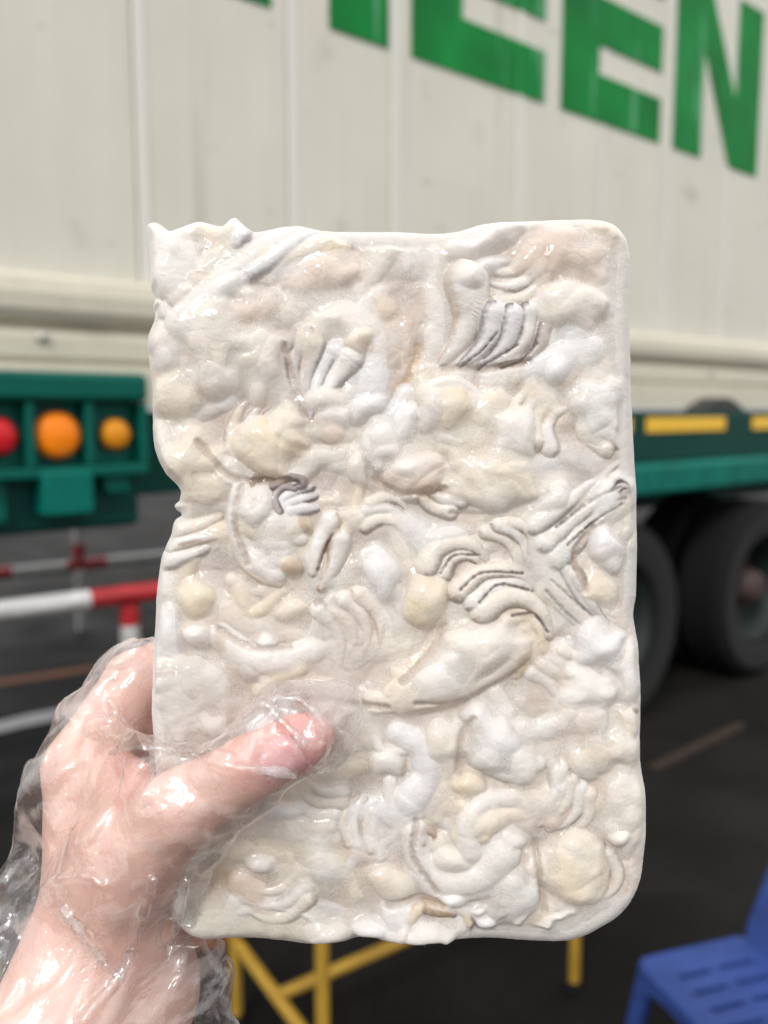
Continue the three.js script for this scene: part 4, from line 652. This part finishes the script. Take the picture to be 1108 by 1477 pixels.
// ---------------------------------------------------------------- the person's hand and forearm, in a loose clear plastic glove
// Joints are given as (across, down) over the block's face and height z out of it, all in units of U, and put at their true depth.
{
  const J = (x, y, z) => { const d = HOLD - z * U; return [(x - CX) / FOCAL * d, (CY - y) / FOCAL * d, z * U]; };
  const cap = (a, b, ra, rb) => { const A = J(...a), B = J(...b), e = [B[0] - A[0], B[1] - A[1], B[2] - A[2]]; return { A, e, l: e[0] ** 2 + e[1] ** 2 + e[2] ** 2, ra: ra * U * (1 - a[2] * U / HOLD), rb: rb * U * (1 - b[2] * U / HOLD) }; };
  const capD = (c, x, y, z) => { const px = x - c.A[0], py = y - c.A[1], pz = z - c.A[2], t = clamp((px * c.e[0] + py * c.e[1] + pz * c.e[2]) / c.l), dx = px - c.e[0] * t, dy = py - c.e[1] * t, dz = pz - c.e[2] * t; return Math.sqrt(dx * dx + dy * dy + dz * dz) - lerp(c.ra, c.rb, t); };
  const smin = (a, b, k) => { const h = Math.max(k - Math.abs(a - b), 0) / k; return Math.min(a, b) - h * h * k * 0.25; };
  const chain = (pts, rs) => pts.slice(1).map((p, i) => cap(pts[i], p, rs[i], rs[i + 1]));
  const K = 1 * U;
  const thumb = chain([[168, 1262, 0], [262, 1166, 48], [362, 1106, 70], [424, 1074, 66], [450, 1060, 60]], [70, 56, 45, 41, 33]);
  const fingers = [
    [[[126, 1106, -128], [196, 984, -188], [296, 934, -192], [372, 922, -188]], [60, 45, 38, 31]],
    [[[146, 1132, -186], [238, 1030, -226], [350, 1004, -206], [446, 1000, -188]], [58, 45, 39, 31]],
    [[[186, 1180, -222], [278, 1100, -238], [384, 1086, -210], [470, 1086, -188]], [54, 42, 37, 30]],
    [[[232, 1236, -236], [306, 1180, -236], [386, 1166, -206], [452, 1168, -186]], [46, 36, 31, 26]]].map(([p, r]) => chain(p, r));
  const palm = [cap([150, 1310, -60], [126, 1112, -120], 84, 60), cap([160, 1316, -70], [150, 1140, -180], 82, 58), cap([172, 1322, -80], [190, 1186, -214], 80, 54), cap([186, 1330, -84], [234, 1238, -228], 74, 48), cap([150, 1330, -36], [190, 1226, 8], 80, 70), cap([196, 1140, -30], [150, 1120, -90], 40, 46)];
  const arm = [cap([132, 1404, -34], [168, 1300, -56], 100, 84), cap([186, 1430, -70], [190, 1320, -76], 92, 76), cap([132, 1404, -34], [-60, 1780, 160], 104, 128), cap([186, 1430, -70], [10, 1800, 130], 94, 122), cap([-60, 1780, 160], [-330, 2240, 420], 128, 140)];
  const groups = [[...palm, ...arm], thumb, ...fingers];
  const body = (x, y, z) => {
    let d = 1e9; for (const c of groups[0]) d = smin(d, capD(c, x, y, z), 34 * U);
    for (let g = 1; g < groups.length; g++) { let f = 1e9; for (const c of groups[g]) f = smin(f, capD(c, x, y, z), 12 * U); d = g === 1 ? smin(d, f, 34 * U) : smin(d, f, 16 * U); }
    return d;
  };
  const skinD = (x, y, z) => body(x, y, z) + 0.0004 * fbm(x * 160, y * 160, z * 160, 3);
  const t = thing('person', "person's left hand and forearm in a clear plastic glove, gripping the frozen block", 'person', heldPlace);
  t.rotation.x = -PITCH;
  const hand = surfaceNets(skinD, J(-470, 2400, -330).map((v, i) => [-0.285, -0.40, -0.075][i]), [0.0, 0.0, 0.17], 0.0022);
  hand.computeVertexNormals();
  {
    const p = hand.attributes.position, c = [], uv = [], nail = J(420, 1062, 108), web = J(205, 1110, -20), tip = J(450, 1060, 70), knuck = J(368, 1104, 110);
    for (let i = 0; i < p.count; i++) {
      const x = p.getX(i), y = p.getY(i), z = p.getZ(i), D = (q) => Math.hypot(x - q[0], y - q[1], z - q[2]);
      const m = 0.5 + fbm(x * 70, y * 70, z * 70, 4), fine = noise(x * 420, y * 420, z * 420), red = clamp(0.12 + 0.75 * (1 - sstep(0.004, 0.032, D(tip))) + 0.45 * (1 - sstep(0.005, 0.022, D(web))) + 0.25 * (1 - sstep(0.003, 0.014, D(knuck))) + 0.35 * (m - 0.5));
      c.push(lerp(0.70, 0.62, red) * (1 + 0.03 * fine), lerp(0.465, 0.245, red) * (1 + 0.05 * fine), lerp(0.385, 0.22, red) * (1 + 0.05 * fine)); uv.push(x * 30 + z * 11, y * 30 + z * 17);
    }
    hand.setAttribute('color', new THREE.Float32BufferAttribute(c, 3)); hand.setAttribute('uv', new THREE.Float32BufferAttribute(uv, 2));
  }
  const skinBump = tex(512, 512, (u, v) => 0.5 + 0.4 * Math.abs(noise(u * 70, v * 45, 3)) + 0.3 * Math.abs(noise(u * 45, v * 80, 9)));
  part('hand', hand, phys(lin(1, 1, 1), 0.5, { vertexColors: true, bumpMap: skinBump, bumpScale: 0.00025, sheen: 0.2, sheenRoughness: 0.5, sheenColor: lin(0.9, 0.6, 0.5) }), t);
  { // thumb nail: a curved plate laid on the thumb
    const a = J(402, 1079, 0), b = J(440, 1050, 0), ux = [b[0] - a[0], b[1] - a[1]], l = Math.hypot(...ux), ex = [ux[0] / l, ux[1] / l], ey = [-ex[1], ex[0]], n = 22, pos = [], idx = [], W = 27 * U;
    for (let j = 0; j <= n; j++) for (let i = 0; i <= n; i++) {
      let u = i / n * 2 - 1, v = j / n * 2 - 1; const r = Math.pow(Math.pow(Math.abs(u), 3.2) + Math.pow(Math.abs(v), 3.2), 1 / 3.2), mx = Math.max(Math.abs(u), Math.abs(v)); if (r > 0) { u *= mx / r; v *= mx / r; }
      const x = (a[0] + b[0]) / 2 + ex[0] * u * l * 0.56 + ey[0] * v * W, y = (a[1] + b[1]) / 2 + ex[1] * u * l * 0.56 + ey[1] * v * W;
      let z = 0.04; for (let s = 0; s < 60; s++) { const d = body(x, y, z); if (d < 1e-5) break; z -= d * 0.8; }
      pos.push(x, y, z + 0.0007 * (1 - 0.9 * Math.pow(mx, 6)) + 0.0002);
    }
    for (let j = 0; j < n; j++) for (let i = 0; i < n; i++) { const k = j * (n + 1) + i; idx.push(k, k + 1, k + n + 2, k, k + n + 2, k + n + 1); }
    const g = new THREE.BufferGeometry(); g.setAttribute('position', new THREE.Float32BufferAttribute(pos, 3)); g.setIndex(idx); g.computeVertexNormals();
    part('thumbnail', g, phys(lin(0.66, 0.33, 0.33), 0.32, { clearcoat: 0.6, clearcoatRoughness: 0.15 }), t);
  }
  // the glove: a loose film round the hand, gathered into folds
  const grow = (c, r) => ({ ...c, ra: c.ra + r * U, rb: c.rb + r * U });
  const film = [
    ...[...palm, ...arm.slice(0, 4)].map((c) => grow(c, 12)), ...fingers.flat().map((c) => grow(c, 6)), ...thumb.map((c) => grow(c, 8)),
    cap([398, 1046, 62], [470, 1034, 56], 44, 40), cap([404, 1018, 50], [476, 1012, 48], 26, 24), cap([470, 1066, 54], [482, 1030, 50], 34, 24),
    cap([322, 1108, 50], [214, 1096, 28], 26, 22), cap([214, 1096, 28], [160, 1076, -60], 22, 26), cap([330, 1150, 60], [300, 1216, 40], 34, 20),
    cap([206, 944, -140], [116, 1032, -118], 20, 26), cap([116, 1032, -118], [74, 1130, -96], 26, 30), cap([74, 1130, -96], [24, 1248, -70], 30, 16), cap([24, 1248, -70], [-20, 1330, -40], 16, 30), cap([-20, 1330, -40], [-160, 1500, 60], 60, 90),
    cap([300, 1216, 30], [276, 1310, -10], 18, 26), cap([276, 1310, -10], [300, 1400, -40], 24, 26), cap([300, 1400, -40], [306, 1540, -40], 26, 40), cap([240, 1400, -40], [250, 1560, -40], 60, 90)];
  const hash = (i, j, k, s) => { let v = Math.imul(i, 374761393) ^ Math.imul(j, 668265263) ^ Math.imul(k, 2147483647) ^ Math.imul(s, 1274126177); v = Math.imul(v ^ (v >>> 13), 1274126177); return ((v ^ (v >>> 16)) >>> 0) / 4294967296; };
  // flat facets, each tilted its own way, that meet in creases; longer along the arm
  const facets = (x, y, z, s) => { let sw = 0, sh = 0; const X = Math.floor(x), Y = Math.floor(y), Z = Math.floor(z); for (let k = -1; k < 2; k++) for (let j = -1; j < 2; j++) for (let i = -1; i < 2; i++) { const q = (n) => hash(X + i, Y + j, Z + k, s + n), dx = x - X - i - q(0), dy = y - Y - j - q(1), dz = z - Z - k - q(2), d = dx * dx + dy * dy + dz * dz; if (d > 2) continue; const w = Math.exp(-13 * d); sw += w; sh += w * (q(3) - 0.5 + 1.7 * ((q(4) - 0.5) * dx + (q(5) - 0.5) * dy)); } return sw > 1e-12 ? sh / sw : 0; };
  const crumple = (x, y, z) => {
    const X = x / U, Y = y / U, Z = z / U, a = 0.62 * X + 0.78 * Y, b = -0.78 * X + 0.62 * Y, w = 8 * noise(X / 50, Y / 50, Z / 50 + 3);
    return 11 * facets((a + w) / 96, (b + w) / 52, Z / 90, 3) + 4.2 * facets((a - w) / 46, (b + w) / 27, Z / 50, 21) + 0.9 * (1 - 2.2 * Math.abs(noise(X / 12, Y / 14, Z / 13)));
  };
  let fd0 = (x, y, z) => { let d = 1e9; for (const c of film) d = smin(d, capD(c, x, y, z), 34 * U); return d; };
  // the long sharp folds: doubled film standing up as a thin ridge
  const foldLine = (pts, r) => { const P = new THREE.CatmullRomCurve3(pts.map(([x, y]) => new THREE.Vector3(x, y, 0)), false, 'catmullrom', 0.2).getPoints(26); return [P.map(({ x, y }) => { let z = 150; for (let s = 0; s < 120; s++) { const q = J(x, y, z), d = fd0(...q); if (d < 3 * U) break; z -= Math.max(0.5, (d / U - 2) * 0.7); if (z < -170) break; } return J(x, y, z + 5); }), r]; };
  const creases = [foldLine([[222, 1268], [206, 1320], [190, 1370], [174, 1410]], 4), foldLine([[174, 1410], [140, 1450], [116, 1480]], 4), foldLine([[90, 1312], [126, 1360], [162, 1404]], 3.5), foldLine([[60, 1284], [80, 1268], [126, 1264], [146, 1276], [142, 1322]], 3), foldLine([[124, 1050], [160, 1064], [206, 1082]], 3.5), foldLine([[130, 1040], [166, 1040], [212, 1080]], 3), foldLine([[158, 1010], [180, 1044], [214, 1078]], 3), foldLine([[160, 1086], [214, 1080], [300, 1086], [338, 1090]], 3), foldLine([[300, 1100], [350, 1110], [400, 1112], [430, 1122]], 3), foldLine([[352, 1034], [392, 1008], [436, 1010], [468, 1046], [466, 1084]], 3.5), foldLine([[430, 1076], [452, 1096], [468, 1102]], 2.6), foldLine([[376, 1008], [424, 1058], [470, 1092]], 2.6), foldLine([[270, 1270], [256, 1330], [240, 1392]], 3)]
  const ridges = creases.flatMap(([P, r]) => { const o = []; for (let i = 0; i + 4 < P.length; i += 4) { const A = P[i], B = P[i + 4], e = [B[0] - A[0], B[1] - A[1], B[2] - A[2]]; o.push({ A, e, l: e[0] ** 2 + e[1] ** 2 + e[2] ** 2 + 1e-12, ra: r * 1.5 * U, rb: r * 1.5 * U }); } return o; });
  const filmD = (x, y, z) => { let d = fd0(x, y, z); if (d > 16 * U) return d; if (d > -16 * U) { d -= crumple(x, y, z) * U; for (const c of ridges) d = smin(d, capD(c, x, y, z), 10 * U); } const bx = Math.max(218 - (x / U + CX), y / U - 412, -622 - y / U, -140 - z / U, z / U - 10); return Math.max(d, -(bx - 1) * U); };
  const g0 = surfaceNets(filmD, [-0.185, -0.205, -0.078], [0.002, -0.03, 0.045], 0.00115);
  let film0; { // cut the film's open end, well below the frame
    const p = g0.attributes.position, I = g0.index.array, out = []; for (let i = 0; i < I.length; i += 3) { const y = Math.max(p.getY(I[i]), p.getY(I[i + 1]), p.getY(I[i + 2])), x = Math.min(p.getX(I[i]), p.getX(I[i + 1]), p.getX(I[i + 2])); if (y > -0.2005 && x > -0.181) out.push(I[i], I[i + 1], I[i + 2]); }
    const R = rng(9), sm = new THREE.BufferGeometry(); for (let i = 0; i < p.count; i++) p.setXYZ(i, p.getX(i) + (R() - 0.5) * 0.0001, p.getY(i) + (R() - 0.5) * 0.0001, p.getZ(i) + (R() - 0.5) * 0.0001);
    g0.setIndex(out); g0.computeVertexNormals(); film0 = g0.toNonIndexed();
    const q = film0.attributes.position, nn = film0.attributes.normal, uv = [], A = new THREE.Vector3(), B = new THREE.Vector3(), C = new THREE.Vector3(), N = new THREE.Vector3();
    for (let i = 0; i < q.count; i += 3) {
      A.fromBufferAttribute(q, i); B.fromBufferAttribute(q, i + 1); C.fromBufferAttribute(q, i + 2); N.copy(B).sub(A).cross(C.clone().sub(A)).normalize();
      for (let k = 0; k < 3; k++) { const v = new THREE.Vector3().fromBufferAttribute(nn, i + k).lerp(N, 0.0).normalize(); nn.setXYZ(i + k, v.x, v.y, v.z); }
    }
    for (let i = 0; i < q.count; i++) uv.push(q.getX(i) * 14 + q.getZ(i) * 6, q.getY(i) * 14 + q.getZ(i) * 9); film0.setAttribute('uv', new THREE.Float32BufferAttribute(uv, 2));
  }
  const filmBump = tex(512, 512, (u, v) => 0.5 + 0.5 * Math.abs(noise(u * 14, v * 20, 3)) + 0.25 * Math.abs(noise(u * 36, v * 30, 9)) - 0.25 * sstep(0.35, 0.5, noise(u * 60, v * 60, 4)));
  const filmRough = tex(256, 256, (u, v) => 0.24 + 0.08 * noise(u * 90, v * 90, 5) + 0.42 * sstep(-0.06, 0.3, fbm(u * 5, v * 7, 4, 3)));
  part('glove', film0, phys(lin(0.97, 0.97, 0.975), 1, { transmission: 1, thickness: 0, ior: 2.1, roughnessMap: filmRough, bumpMap: filmBump, bumpScale: 0.0003, side: THREE.DoubleSide }), t);
}

renderer.render(scene, camera);
